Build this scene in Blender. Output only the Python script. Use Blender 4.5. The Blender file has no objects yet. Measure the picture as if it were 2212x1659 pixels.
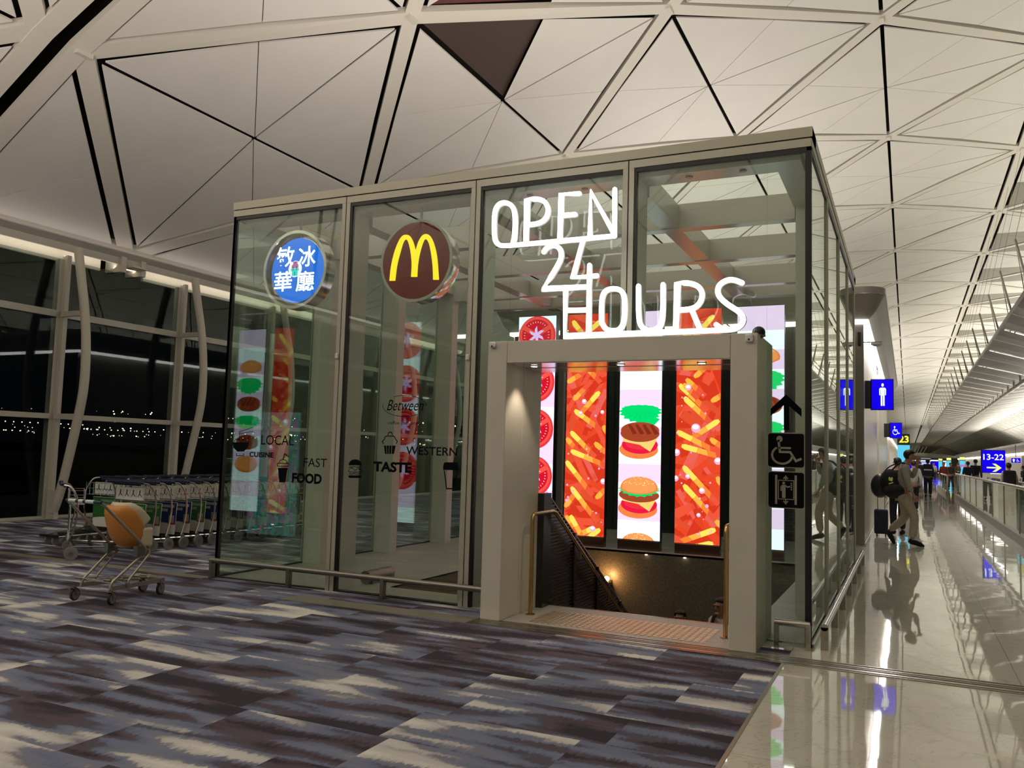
import bpy, bmesh, math, random
from mathutils import Vector, Matrix
sc = bpy.context.scene
COL = sc.collection
PI = math.pi
rnd = random.Random(7)

# ------------------------------------------------------------------ materials
def nt(name):
    m = bpy.data.materials.new(name); m.use_nodes = True
    return m, m.node_tree.nodes, m.node_tree.links, m.node_tree.nodes['Principled BSDF']
def pm(name, col, rough=.5, metal=0., spec=.5, noise=0., nscale=8., bump=0., bscale=40., ior=1.5, coat=0.):
    m, N, L, b = nt(name)
    b.inputs['Roughness'].default_value = rough; b.inputs['Metallic'].default_value = metal
    b.inputs['Specular IOR Level'].default_value = spec; b.inputs['IOR'].default_value = ior
    b.inputs['Coat Weight'].default_value = coat; b.inputs['Coat Roughness'].default_value = .05
    g = N.new('ShaderNodeNewGeometry')
    n = N.new('ShaderNodeTexNoise'); n.inputs['Scale'].default_value = nscale; n.inputs['Detail'].default_value = 4
    L.new(g.outputs['Position'], n.inputs['Vector'])
    r = N.new('ShaderNodeMapRange'); r.inputs['From Min'].default_value = .3; r.inputs['From Max'].default_value = .7
    r.inputs['To Min'].default_value = 1 - noise; r.inputs['To Max'].default_value = 1 + noise * .5
    L.new(n.outputs['Fac'], r.inputs['Value'])
    mx = N.new('ShaderNodeVectorMath'); mx.operation = 'SCALE'; mx.inputs[0].default_value = col
    L.new(r.outputs['Result'], mx.inputs['Scale']); L.new(mx.outputs[0], b.inputs['Base Color'])
    if bump:
        n2 = N.new('ShaderNodeTexNoise'); n2.inputs['Scale'].default_value = bscale; n2.inputs['Detail'].default_value = 3
        L.new(g.outputs['Position'], n2.inputs['Vector'])
        bp = N.new('ShaderNodeBump'); bp.inputs['Strength'].default_value = bump; bp.inputs['Distance'].default_value = .01
        L.new(n2.outputs['Fac'], bp.inputs['Height']); L.new(bp.outputs[0], b.inputs['Normal'])
    return m
def em(name, col, s=1., base=(0, 0, 0)):
    m, N, L, b = nt(name)
    b.inputs['Base Color'].default_value = (*base, 1)
    b.inputs['Emission Color'].default_value = (*col, 1); b.inputs['Emission Strength'].default_value = s
    b.inputs['Roughness'].default_value = .6; b.inputs['Specular IOR Level'].default_value = .1
    return m
def glass(name, tint=(.9, .95, .92), ior=1.5, gain=1., rough=0.):
    m = bpy.data.materials.new(name); m.use_nodes = True; N = m.node_tree.nodes; L = m.node_tree.links; N.clear()
    o = N.new('ShaderNodeOutputMaterial'); t = N.new('ShaderNodeBsdfTransparent'); t.inputs[0].default_value = (*tint, 1)
    g = N.new('ShaderNodeBsdfGlossy'); g.inputs['Roughness'].default_value = rough; g.inputs[0].default_value = (.95, 1, .97, 1)
    geo = N.new('ShaderNodeNewGeometry')
    dot = N.new('ShaderNodeVectorMath'); dot.operation = 'DOT_PRODUCT'
    L.new(geo.outputs['Incoming'], dot.inputs[0]); L.new(geo.outputs['Normal'], dot.inputs[1])
    ab = N.new('ShaderNodeMath'); ab.operation = 'ABSOLUTE'; L.new(dot.outputs['Value'], ab.inputs[0])
    om = N.new('ShaderNodeMath'); om.operation = 'SUBTRACT'; om.inputs[0].default_value = 1; L.new(ab.outputs[0], om.inputs[1])
    pw = N.new('ShaderNodeMath'); pw.operation = 'POWER'; pw.inputs[1].default_value = 5; L.new(om.outputs[0], pw.inputs[0])
    f0 = ((ior - 1) / (ior + 1)) ** 2
    ma = N.new('ShaderNodeMath'); ma.operation = 'MULTIPLY_ADD'; ma.inputs[1].default_value = (1 - f0) * gain; ma.inputs[2].default_value = f0
    L.new(pw.outputs[0], ma.inputs[0])
    mi = N.new('ShaderNodeMath'); mi.operation = 'MINIMUM'; mi.inputs[1].default_value = .95; L.new(ma.outputs[0], mi.inputs[0])
    x = N.new('ShaderNodeMixShader'); L.new(mi.outputs[0], x.inputs[0]); L.new(t.outputs[0], x.inputs[1]); L.new(g.outputs[0], x.inputs[2])
    L.new(x.outputs[0], o.inputs[0])
    return m

# ------------------------------------------------------------------ mesh builder
class MB:
    def __init__(s): s.v = []; s.f = []; s.m = []; s.mi = 0
    def add(s, vs, fs, mi=None):
        o = len(s.v); s.v += [tuple(v) for v in vs]
        s.f += [tuple(i + o for i in f) for f in fs]; s.m += [s.mi if mi is None else mi] * len(fs); return s
    def box(s, x0, x1, y0, y1, z0, z1, mi=None):
        vs = [(x, y, z) for z in (z0, z1) for y in (y0, y1) for x in (x0, x1)]
        return s.add(vs, [(0, 2, 3, 1), (4, 5, 7, 6), (0, 1, 5, 4), (2, 6, 7, 3), (0, 4, 6, 2), (1, 3, 7, 5)], mi)
    def quad(s, a, b, c, d, mi=None): return s.add([a, b, c, d], [(0, 1, 2, 3)], mi)
    def prism(s, pts, off, mi=None):            # pts: planar polygon in 3D, extruded by the vector off
        n = len(pts); off = Vector(off); p = [Vector(q) for q in pts]
        return s.add(p + [q + off for q in p], [tuple(range(n))[::-1], tuple(range(n, 2 * n))] + [(i, (i + 1) % n, n + (i + 1) % n, n + i) for i in range(n)], mi)
    def tube(s, pts, r, n=8, closed=False, mi=None, round_end=False):
        P = [Vector(p) for p in pts]; k = len(P)
        R = list(r) if hasattr(r, '__len__') else [r] * k
        T = []
        for i in range(k):
            a = P[(i - 1) % k] if (closed or i > 0) else P[i]; b = P[(i + 1) % k] if (closed or i < k - 1) else P[i]
            d = (b - a); T.append(d.normalized() if d.length > 1e-9 else Vector((0, 0, 1)))
        up = Vector((0, 0, 1)) if abs(T[0].z) < .9 else Vector((0, 1, 0))
        u = T[0].cross(up).normalized(); rings = []
        if round_end and not closed:
            P = [P[0] - T[0] * R[0] * .92, P[0] - T[0] * R[0] * .6] + P + [P[-1] + T[-1] * R[-1] * .6, P[-1] + T[-1] * R[-1] * .92]
            T = [T[0], T[0]] + T + [T[-1], T[-1]]; R = [R[0] * .38, R[0] * .8] + R + [R[-1] * .8, R[-1] * .38]; k += 4
        vs = []
        for i in range(k):
            u = (u - T[i] * u.dot(T[i])); u = u.normalized() if u.length > 1e-6 else T[i].orthogonal().normalized()
            w = T[i].cross(u); c = 1.
            if 0 < i < k - 1:
                d1 = (P[i] - P[i - 1]); d2 = (P[i + 1] - P[i])
                if d1.length > 1e-9 and d2.length > 1e-9:
                    c = max(.6, math.cos(d1.angle(d2) / 2)); c = 1 / c
            for j in range(n):
                a = 2 * PI * j / n; vs.append(P[i] + (u * math.cos(a) + w * math.sin(a)) * R[i] * min(c, 1.3))
        fs = []
        for i in range(k if closed else k - 1):
            for j in range(n):
                a = i * n + j; b = i * n + (j + 1) % n; i2 = (i + 1) % k
                fs.append((a, b, i2 * n + (j + 1) % n, i2 * n + j))
        if not closed: fs += [tuple(range(n))[::-1], tuple(range((k - 1) * n, k * n))]
        return s.add(vs, fs, mi)
    def lathe(s, prof, c=(0, 0, 0), axis='z', n=24, mi=None, caps=True):
        vs = []; k = len(prof); c = Vector(c)
        for r, h in prof:
            for j in range(n):
                a = 2 * PI * j / n; x, y = r * math.cos(a), r * math.sin(a)
                vs.append(c + Vector({'z': (x, y, h), 'y': (x, h, y), 'x': (h, x, y)}[axis]))
        fs = [(i * n + j, i * n + (j + 1) % n, (i + 1) * n + (j + 1) % n, (i + 1) * n + j) for i in range(k - 1) for j in range(n)]
        if caps: fs += [tuple(range(n))[::-1], tuple(range((k - 1) * n, k * n))]
        return s.add(vs, fs, mi)
    def ball(s, c, r, n=12, k=8, sx=1, sy=1, sz=1, mi=None):
        vs = []; c = Vector(c)
        for i in range(1, k):
            t = PI * i / k
            for j in range(n):
                a = 2 * PI * j / n; vs.append(c + Vector((r * sx * math.sin(t) * math.cos(a), r * sy * math.sin(t) * math.sin(a), r * sz * math.cos(t))))
        vs += [c + Vector((0, 0, r * sz)), c - Vector((0, 0, r * sz))]
        fs = [(i * n + j, i * n + (j + 1) % n, (i + 1) * n + (j + 1) % n, (i + 1) * n + j) for i in range(k - 2) for j in range(n)]
        T = (k - 1) * n
        fs += [(T, (j + 1) % n, j) for j in range(n)] + [(T + 1, (k - 2) * n + j, (k - 2) * n + (j + 1) % n) for j in range(n)]
        return s.add(vs, fs, mi)
    def build(s, name, mats, parent=None, smooth=False, bevel=0., loc=None):
        me = bpy.data.meshes.new(name); me.from_pydata([tuple(v) for v in s.v], [], s.f)
        for m in (mats if isinstance(mats, (list, tuple)) else [mats]): me.materials.append(m)
        me.polygons.foreach_set('material_index', s.m)
        bm = bmesh.new(); bm.from_mesh(me); bmesh.ops.recalc_face_normals(bm, faces=bm.faces); bm.to_mesh(me); bm.free()
        if smooth:
            for p in me.polygons: p.use_smooth = True
            if smooth != 'all':
                try: me.set_sharp_from_angle(angle=.7)
                except Exception: pass
        me.update()
        o = bpy.data.objects.new(name, me); COL.objects.link(o)
        if parent: o.parent = parent
        if loc: o.location = loc
        if bevel:
            b = o.modifiers.new('bevel', 'BEVEL'); b.width = bevel; b.segments = 2; b.limit_method = 'ANGLE'; b.angle_limit = .6
        return o
def tag(o, label=None, cat=None, group=None, kind=None):
    if label: o['label'] = label
    if cat: o['category'] = cat
    if group: o['group'] = group
    if kind: o['kind'] = kind
    return o
def thing(name, label, cat, loc=(0, 0, 0), rz=0., group=None):
    o = bpy.data.objects.new(name, None); COL.objects.link(o); o.empty_display_size = .1
    o.location = loc; o.rotation_euler = (0, 0, rz)
    return tag(o, label, cat, group)
def struct(o): o['kind'] = 'structure'; return o
def dup(root, loc=None, rz=None, label=None, swap=None):
    r = root.copy(); COL.objects.link(r)
    if loc is not None: r.location = loc
    if rz is not None: r.rotation_euler = (0, 0, rz)
    if label: r['label'] = label
    for ch in list(root.children):
        c = ch.copy(); COL.objects.link(c); c.parent = r
        if swap and ch.name.split('.')[0] in swap:
            c.data = ch.data.copy()
            for i, mm in enumerate(swap[ch.name.split('.')[0]]): c.data.materials[i] = mm
        for g in list(ch.children):
            d = g.copy(); COL.objects.link(d); d.parent = c
    return r
def smooth_path(pts, k=6, closed=False):
    P = [Vector(p) for p in pts]; n = len(P); out = []
    for i in range(n if closed else n - 1):
        g = lambda j: P[j % n] if closed else P[max(0, min(n - 1, j))]
        a, b, c, d = g(i - 1), g(i), g(i + 1), g(i + 2)
        for q in range(k):
            t = q / k
            out.append(.5 * ((2 * b) + (c - a) * t + (2 * a - 5 * b + 4 * c - d) * t * t + (3 * b - 3 * c + d - a) * t ** 3))
    if not closed: out.append(P[-1])
    return out
def round_path(pts, r=.03, k=4):
    """polyline with its corners rounded"""
    P = [Vector(p) for p in pts]; out = [P[0]]
    for i in range(1, len(P) - 1):
        a, b, c = P[i - 1], P[i], P[i + 1]; d1 = (a - b); d2 = (c - b)
        rr = min(r, d1.length * .45, d2.length * .45); p, q = b + d1.normalized() * rr, b + d2.normalized() * rr
        for j in range(k + 1):
            t = j / k; out.append((1 - t) ** 2 * p + 2 * t * (1 - t) * b + t * t * q)
    out.append(P[-1]); return out
# ---- lettering: Blender's own font, turned into flat mesh fitted into a box
_tc = {}
def text_geo(body, bold=0., shear=0.):
    k = (body, bold, shear)
    if k in _tc: return _tc[k]
    c = bpy.data.curves.new('lettering', 'FONT'); c.body = body; c.offset = bold; c.shear = shear; c.resolution_u = 3
    o = bpy.data.objects.new('lettering', c); COL.objects.link(o); bpy.context.view_layer.update()
    me = bpy.data.meshes.new_from_object(o.evaluated_get(bpy.context.evaluated_depsgraph_get()))
    vs = [v.co.copy() for v in me.vertices]; fs = [tuple(p.vertices) for p in me.polygons]
    bpy.data.objects.remove(o); bpy.data.curves.remove(c); bpy.data.meshes.remove(me)
    x0 = min(v.x for v in vs); x1 = max(v.x for v in vs); y0 = min(v.y for v in vs); y1 = max(v.y for v in vs)
    vs = [((v.x - x0) / (x1 - x0), (v.y - y0) / (y1 - y0)) for v in vs]
    _tc[k] = (vs, fs); return _tc[k]
def text_to(mb, body, box, place, bold=0., shear=0., mi=None):
    """box = (u0,u1,v0,v1); place(u,v) -> 3D"""
    vs, fs = text_geo(body, bold, shear)
    u0, u1, v0, v1 = box
    mb.add([place(u0 + (u1 - u0) * a, v0 + (v1 - v0) * b) for a, b in vs], fs, mi)
def line_quads(mb, pts, w, place, mi=None):
    """flat stroke along a polyline in (u,v)"""
    P = [Vector(p) for p in pts]
    closed = (P[0] - P[-1]).length < 1e-6
    n = len(P); L = []; Rr = []
    for i in range(n):
        a = P[i - 1] if i > 0 else (P[-2] if closed else None); c = P[i + 1] if i < n - 1 else (P[1] if closed else None)
        d1 = (P[i] - a).normalized() if a is not None else None; d2 = (c - P[i]).normalized() if c is not None else None
        d1 = d1 if d1 is not None else d2; d2 = d2 if d2 is not None else d1
        t = (d1 + d2); t = t.normalized() if t.length > 1e-6 else d1
        nn = Vector((-t.y, t.x)); k = w / 2 / max(.45, abs(nn.dot(Vector((-d1.y, d1.x)))))
        e = Vector((0, 0))
        if not closed and i == 0: e = -d1 * w / 2
        if not closed and i == n - 1: e = d1 * w / 2
        L.append(P[i] + nn * k + e); Rr.append(P[i] - nn * k + e)
    for i in range(n - 1):
        mb.add([place(*L[i]), place(*L[i + 1]), place(*Rr[i + 1]), place(*Rr[i])], [(0, 1, 2, 3)], mi)
def disc_pts(c, r, n=20, ry=None, a0=0., a1=2 * PI):
    ry = r if ry is None else ry
    return [(c[0] + r * math.cos(a0 + (a1 - a0) * i / n), c[1] + ry * math.sin(a0 + (a1 - a0) * i / n)) for i in range(n if a1 - a0 > 6.28 else n + 1)]
def wheelchair(mb, place, mi=None):
    """wheelchair symbol, place(u,v) with u,v in 0..1 over the plate"""
    f = lambda x, y: ((x - 100) / 505, 1 - (y - 580) / 470)
    mb.add([place(*p) for p in disc_pts(f(266, 665), .083, 20, .09)], [tuple(range(20))], mi)
    for p, w in (([(254, 690), (272, 838), (408, 838), (486, 955), (545, 928)], .062), ([(270, 785), (405, 785)], .055)):
        line_quads(mb, [f(*q) for q in p], w, place, mi)
    arc = [(302 + 134 * math.cos(t), 880 + 115 * math.sin(t)) for t in [math.radians(a) for a in range(12, 243, 11)]]
    line_quads(mb, [f(*q) for q in arc], .06, place, mi)
def arrow_shape(mb, place, mi=None, up=True):
    pts = [(.5, 1), (1, .6), (1, .37), (.59, .68), (.59, 0), (.41, 0), (.41, .68), (0, .37), (0, .6)]
    for idx in ((0, 1, 2, 3), (0, 3, 6), (0, 6, 7, 8), (3, 4, 5, 6)):
        mb.add([place(*pts[i]) for i in idx], [tuple(range(len(idx)))], mi)
def man_shape(mb, place, mi=None):
    mb.add([place(*p) for p in disc_pts((.5, .9), .13, 18, .075)], [tuple(range(18))], mi)
    mb.add([place(*p) for p in [(.28, .79), (.72, .79), (.85, .74), (.85, .48), (.75, .46), (.73, .7), (.70, .7), (.70, .02), (.53, .02), (.53, .45), (.47, .45), (.47, .02), (.30, .02), (.30, .7), (.27, .7), (.25, .46), (.15, .48), (.15, .74)]], [tuple(range(18))], mi)
BK = {'neon': {'open': [[(-2.4181, 3.5556), (-3.5669, 3.5516), (-3.6295, 3.5817), (-3.6593, 3.647), (-3.668, 3.9), (-3.6292, 3.9782), (-3.5541, 3.9919), (-3.478, 3.9564), (-3.4375, 3.8773), (-3.4345, 3.6528), (-3.4524, 3.5797)], [(-3.3157, 3.5808), (-3.3135, 3.9918), (-3.198, 3.9896), (-3.1182, 3.9504), (-3.0832, 3.867), (-3.107, 3.7835), (-3.1778, 3.7435), (-3.294, 3.7419)], [(-2.9629, 3.5697), (-2.9563, 4.0043), (-2.7754, 3.9933)], [(-2.9587, 3.7998), (-2.8122, 3.7965)], [(-2.6606, 3.5741), (-2.6577, 3.9949), (-2.4233, 3.5749)], [(-2.4244, 3.9932), (-2.4181, 3.5556)]], '24': [[(-3.124, 3.4612), (-3.0991, 3.4994), (-3.0221, 3.5224), (-2.9569, 3.4845), (-2.9358, 3.4105), (-2.9718, 3.3227), (-3.1204, 3.1029), (-2.6584, 3.0974)], [(-2.7304, 3.5262), (-2.8189, 3.195), (-2.5832, 3.1964)]], 'hours': [[(-2.6568, 3.2982), (-2.6544, 2.6512)], [(-2.8918, 3.0837), (-2.8881, 2.6426), (-1.3869, 2.647), (-1.3024, 2.6558), (-1.2483, 2.7131), (-1.2718, 2.7898), (-1.4047, 2.8777), (-1.4772, 2.9583), (-1.4704, 3.0404), (-1.401, 3.0824), (-1.3371, 3.0817), (-1.2683, 3.048)], [(-1.4834, 2.6953), (-1.4456, 2.6644), (-1.3869, 2.647)], [(-2.8817, 2.8866), (-2.6621, 2.881)], [(-2.5287, 2.7595), (-2.5335, 2.9871), (-2.4986, 3.0552), (-2.4205, 3.0705), (-2.3422, 3.0463), (-2.3088, 2.9751), (-2.3096, 2.7621), (-2.3472, 2.6866), (-2.4125, 2.6729), (-2.4909, 2.6919), (-2.5287, 2.7595)], [(-2.1834, 3.0739), (-2.1781, 2.7624), (-2.1419, 2.687), (-2.0664, 2.6605), (-1.9901, 2.6847), (-1.957, 2.7533), (-1.9571, 3.0741)], [(-1.8394, 2.6534), (-1.8282, 3.081), (-1.7221, 3.0779), (-1.6334, 3.0391), (-1.5998, 2.965), (-1.6317, 2.878), (-1.7027, 2.8404), (-1.8251, 2.8406)], [(-1.7005, 2.8403), (-1.6216, 2.6533)]]}, 'decal': {'bowl': {'poly': [[(-7.1562, 1.5679), (-6.9081, 1.5732), (-6.9157, 1.5209), (-6.9725, 1.4672), (-7.0714, 1.4618), (-7.136, 1.504)]], 'line': [([(-7.1332, 1.5713), (-7.1111, 1.6058), (-6.9601, 1.6116), (-6.9338, 1.5831)], 0.0066), ([(-7.0891, 1.442), (-7.0871, 1.4141), (-6.9765, 1.4172), (-6.9785, 1.445)], 0.0077), ([(-7.0652, 1.6926), (-6.8636, 1.7452)], 0.0055), ([(-7.0633, 1.6663), (-6.8531, 1.7018)], 0.0055), ([(-7.056, 1.6928), (-7.0513, 1.6274)], 0.0066), ([(-7.0308, 1.6932), (-7.0278, 1.6523)], 0.0044), ([(-7.0083, 1.6994), (-7.0054, 1.6597)], 0.0044), ([(-7.0878, 1.5811), (-7.0587, 1.6039), (-7.0342, 1.5822), (-7.0054, 1.6061), (-6.9813, 1.5891)], 0.0044)]}, 'cup': {'poly': [[(-6.4594, 1.2935), (-6.3191, 1.2983), (-6.3443, 1.1345), (-6.4305, 1.1309)]], 'line': [([(-6.4664, 1.3454), (-6.3189, 1.3501), (-6.3092, 1.3335), (-6.3167, 1.3164), (-6.4642, 1.3115), (-6.4725, 1.3282), (-6.4664, 1.3454)], 0.0077), ([(-6.4484, 1.3476), (-6.4358, 1.3763), (-6.3936, 1.3934), (-6.3473, 1.379), (-6.3297, 1.3514)], 0.0072), ([(-6.3901, 1.3947), (-6.3738, 1.4556), (-6.3164, 1.4222)], 0.0089)]}, 'burger': {'poly': [[(-5.3113, 1.3605), (-5.3152, 1.377), (-5.3247, 1.3923), (-5.3392, 1.4052), (-5.3578, 1.4149), (-5.3792, 1.4207), (-5.402, 1.4222), (-5.4246, 1.4193), (-5.4454, 1.4122), (-5.4631, 1.4014), (-5.4764, 1.3875), (-5.4844, 1.3716), (-5.4865, 1.3547)], [(-5.4832, 1.2466), (-5.3117, 1.2517), (-5.3174, 1.2279), (-5.3345, 1.2223), (-5.4613, 1.2187), (-5.4785, 1.2252)]], 'line': [([(-5.4742, 1.3407), (-5.4456, 1.3344), (-5.411, 1.3442), (-5.3755, 1.3368), (-5.3237, 1.3472)], 0.0064), ([(-5.476, 1.3247), (-5.432, 1.3263), (-5.3998, 1.3001), (-5.3618, 1.3265), (-5.3225, 1.3257)], 0.0064), ([(-5.4751, 1.3082), (-5.4859, 1.297), (-5.4736, 1.2816), (-5.3204, 1.2857), (-5.3107, 1.2997), (-5.3219, 1.3136), (-5.3525, 1.3147)], 0.0064), ([(-5.4701, 1.2651), (-5.4415, 1.259), (-5.4069, 1.2696), (-5.3715, 1.2616), (-5.324, 1.2706)], 0.0064)]}, 'cupcake': {'poly': [[(-5.0389, 1.5783), (-5.011, 1.579), (-5.0016, 1.4907), (-5.0219, 1.4902)], [(-5.0042, 1.5791), (-4.9772, 1.5797), (-4.9746, 1.4915), (-4.9948, 1.4909)], [(-4.9705, 1.5799), (-4.9436, 1.5805), (-4.9443, 1.4923), (-4.9679, 1.4917)], [(-4.9369, 1.5807), (-4.8916, 1.5817), (-4.9083, 1.4933), (-4.9376, 1.4925)]], 'line': [([(-5.0485, 1.5994), (-5.0623, 1.6204), (-5.038, 1.6458), (-5.0291, 1.6708), (-5.0059, 1.6812), (-4.9216, 1.6827), (-4.9022, 1.6626), (-4.8948, 1.6486), (-4.8729, 1.6279), (-4.8843, 1.603)], 0.0092), ([(-4.9938, 1.6949), (-4.9839, 1.7163), (-4.9673, 1.723), (-4.9502, 1.7169), (-4.9391, 1.6972)], 0.0092)]}, 'coffee': {'poly': [[(-4.2919, 1.4247), (-4.1436, 1.4294), (-4.1305, 1.3926), (-4.1288, 1.3488), (-4.3045, 1.346), (-4.3063, 1.3902)]], 'line': [([(-4.2882, 1.3329), (-4.2574, 1.1577), (-4.1679, 1.1617), (-4.1397, 1.3315)], 0.0113)]}, 'between_oval': {'poly': [], 'line': [([(-4.9395, 2.0984), (-4.9055, 2.1052), (-4.8696, 2.1099), (-4.8323, 2.1125), (-4.7946, 2.113), (-4.7571, 2.1113), (-4.7205, 2.1074), (-4.6856, 2.1015), (-4.6529, 2.0937), (-4.6232, 2.0841), (-4.597, 2.073), (-4.5747, 2.0605), (-4.5568, 2.0468), (-4.5436, 2.0324), (-4.5353, 2.0173), (-4.5321, 2.002)], 0.0057), ([(-5.0708, 2.0163), (-5.0727, 2.0006), (-5.0692, 1.9848), (-5.0604, 1.9694), (-5.0464, 1.9547), (-5.0276, 1.9409), (-5.0044, 1.9283), (-4.9772, 1.9172), (-4.9466, 1.9077), (-4.9132, 1.9002), (-4.8776, 1.8946), (-4.8407, 1.8911), (-4.8031, 1.8898), (-4.7655, 1.8906), (-4.7287, 1.8936), (-4.6934, 1.8987), (-4.6603, 1.9057), (-4.6299, 1.9146)], 0.0057)]}, 'arrow': {'poly': [[(-0.941, 2.1118), (-0.8137, 1.9862), (-0.8137, 1.9189), (-0.916, 2.0115), (-0.9156, 1.8055), (-0.9588, 1.8049), (-0.9593, 2.0179), (-1.0681, 1.9266), (-1.0683, 1.9883)]], 'line': []}}, 'text': {'LOCAL': (-6.7226, -6.2534, 1.551, 1.6619), 'CUISINE': (-6.8904, -6.5346, 1.4052, 1.4653), 'FAST': (-6.0963, -5.7787, 1.3198, 1.4164), 'FOOD': (-6.251, -5.8368, 1.1334, 1.2478), 'TASTE': (-5.1637, -4.6827, 1.2997, 1.4084), 'WESTERN': (-4.7602, -4.148, 1.4907, 1.578), 'Between': (-5.022, -4.5649, 1.9519, 2.0663), 'coffee': (-5.0, -4.5974, 1.8052, 1.8404)}, 'plates': {'wc': (-1.0951, -0.7844, 1.4816, 1.7827), 'lift': (-1.0906, -0.7842, 1.1383, 1.4529)}, 'M': [(-5.1407, 3.387), (-5.1279, 3.5426), (-5.0931, 3.6997), (-5.04, 3.8261), (-4.9921, 3.88), (-4.9422, 3.8873), (-4.8911, 3.8641), (-4.8465, 3.7956), (-4.8145, 3.7069), (-4.7886, 3.7908), (-4.7423, 3.8586), (-4.6856, 3.8723), (-4.6271, 3.8344), (-4.5742, 3.7306), (-4.5359, 3.5861), (-4.5072, 3.3589), (-4.5828, 3.3636), (-4.5937, 3.5055), (-4.6192, 3.649), (-4.6517, 3.7653), (-4.6913, 3.8156), (-4.7224, 3.7782), (-4.7581, 3.6596), (-4.777, 3.5325), (-4.7797, 3.4073), (-4.8622, 3.4126), (-4.8604, 3.5527), (-4.8795, 3.6832), (-4.9092, 3.7863), (-4.9396, 3.8322), (-4.9719, 3.8059), (-5.0085, 3.6932), (-5.0438, 3.5512), (-5.061, 3.3821)], 'mc': (-5.2859, -4.344, 3.1491, 4.0385), 'ring': (-6.9439, -5.9336, 3.1423, 4.0726), 'disc': (-6.9346, -6.0881, 3.2393, 4.0219), 'hz_a': (-6.7803, -6.5184, 3.6546, 3.8985), 'hz_b': (-6.4565, -6.2059, 3.6393, 3.8831), 'hz_c': (-6.8034, -6.5374, 3.364, 3.6033), 'hz_d': (-6.4753, -6.2127, 3.3489, 3.5881), 'hz_logo': (-6.603, -6.3891, 3.524, 3.7186)}
# ------------------------------------------------------------------ palette
M = {}
M['frame'] = pm('champagne_metal', (.47, .455, .365), .42, .25)
M['fascia'] = pm('fascia_metal', (.43, .415, .325), .4, .3)
M['black'] = pm('black_gasket', (.006, .006, .006), .35)
M['white_soffit'] = pm('satin_white', (.62, .60, .55), .22, 0, .6)
M['fin'] = pm('painted_fin', (.62, .61, .54), .45)
M['portal'] = pm('portal_paint', (.64, .615, .52), .45, noise=.04, nscale=3)
M['portal_soffit'] = pm('portal_soffit', (.66, .64, .6), .09, .6, .7)
M['glass'] = glass('tinted_glass', (.88, .93, .89), 1.52, 1.)
M['glass_side'] = glass('side_glass', (.82, .9, .85), 2.0, 1.)
M['glass_win'] = glass('window_glass', (.75, .8, .78), 1.3, .8)
M['glass_rail'] = glass('balustrade_glass', (.88, .92, .9), 1.5, 1.)
M['steel'] = pm('brushed_steel', (.42, .40, .35), .26, 1., noise=.08, nscale=60)
M['steel_dark'] = pm('satin_steel', (.24, .22, .19), .38, .9)
M['chrome'] = pm('chrome', (.62, .60, .56), .14, 1.)
M['brass'] = pm('satin_brass', (.50, .34, .15), .25, 1.)
M['stud'] = pm('polished_brass', (.85, .62, .38), .3, .8)
M['bronze'] = pm('bronze_steel', (.20, .13, .10), .25, .95)
M['rib'] = pm('ribbed_dark_metal', (.035, .028, .022), .38, .6)
M['slate'] = pm('slate_panel', (.035, .038, .036), .25, .1, noise=.1, nscale=1.5)
M['cream'] = pm('cream_panel', (.72, .67, .56), .3, .1, noise=.05, nscale=2)
M['canopy'] = pm('canopy_paint', (.34, .32, .26), .4)
M['canopy_side'] = pm('canopy_gloss', (.40, .38, .36), .3, .2)
M['window_frame'] = pm('window_frame_paint', (.60, .57, .49), .45)
M['tube'] = pm('column_paint', (.66, .62, .53), .4)
M['panel'] = pm('ceiling_panel', (.74, .71, .66), .5, noise=.03, nscale=1.2)
M['beam'] = pm('ceiling_beam', (.70, .66, .58), .5)
M['void'] = pm('backing_shade', (.012, .009, .007), .8)
M['void_brown'] = pm('hatch_shade', (.06, .035, .028), .7)
M['void_red'] = pm('hatch_shade_red', (.12, .028, .024), .7)
M['louvre'] = pm('louvre_panel', (.21, .195, .15), .5)
M['wing'] = pm('perforated_metal', (.21, .20, .175), .45, .1, noise=.15, nscale=1.3)
M['white'] = pm('white_paint', (.75, .74, .70), .4)
M['plastic_black'] = pm('black_plastic', (.012, .012, .013), .35)
M['rubber'] = pm('rubber', (.02, .02, .02), .7)
M['wheel'] = pm('grey_wheel', (.22, .21, .20), .45)
M['navy_grip'] = pm('navy_grip', (.012, .018, .045), .35)
M['green_ad'] = pm('green_board', (.03, .16, .035), .4)
M['blue_ad'] = pm('blue_board', (.008, .03, .14), .4)
M['ad_white'] = pm('board_white', (.8, .79, .74), .4)
M['ad_red'] = pm('board_red', (.35, .04, .03), .4)
M['ad_skin'] = pm('board_pink', (.42, .30, .26), .4)
M['ad_text'] = pm('board_text', (.45, .60, .42), .4)
M['orange'] = pm('orange_plastic', (.62, .25, .045), .4)
M['orange_pad'] = pm('orange_pad', (.72, .26, .07), .5)
M['ivory'] = pm('ivory_plastic', (.62, .55, .38), .3)
M['cart_tube'] = pm('cart_tube', (.42, .38, .31), .32, .75)
M['pale_green'] = pm('pale_label', (.62, .72, .66), .5)
M['decal'] = pm('black_vinyl', (.004, .006, .008), .7, spec=.05)
M['plate'] = pm('black_plate', (.005, .004, .004), .6, spec=.1)
M['plate_mark'] = pm('plate_mark', (.42, .40, .33), .5)
M['sign_blue'] = em('lit_blue', (.006, .0, .75), 1.)
M['sign_white'] = em('lit_white', (.85, .95, .98), 1.0)
M['sign_yellow'] = em('lit_yellow', (.82, .88, .22), 1.0)
M['sign_cyan'] = em('lit_cyan', (.12, .62, .85), .9)
M['sign_shop'] = em('lit_shop', (.35, .45, 1.), 1.1)
M['sign_pink'] = em('lit_pink', (.6, .2, .5), .8)
M['neon'] = em('neon_white', (1, 1, 1), 4.5)
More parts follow.
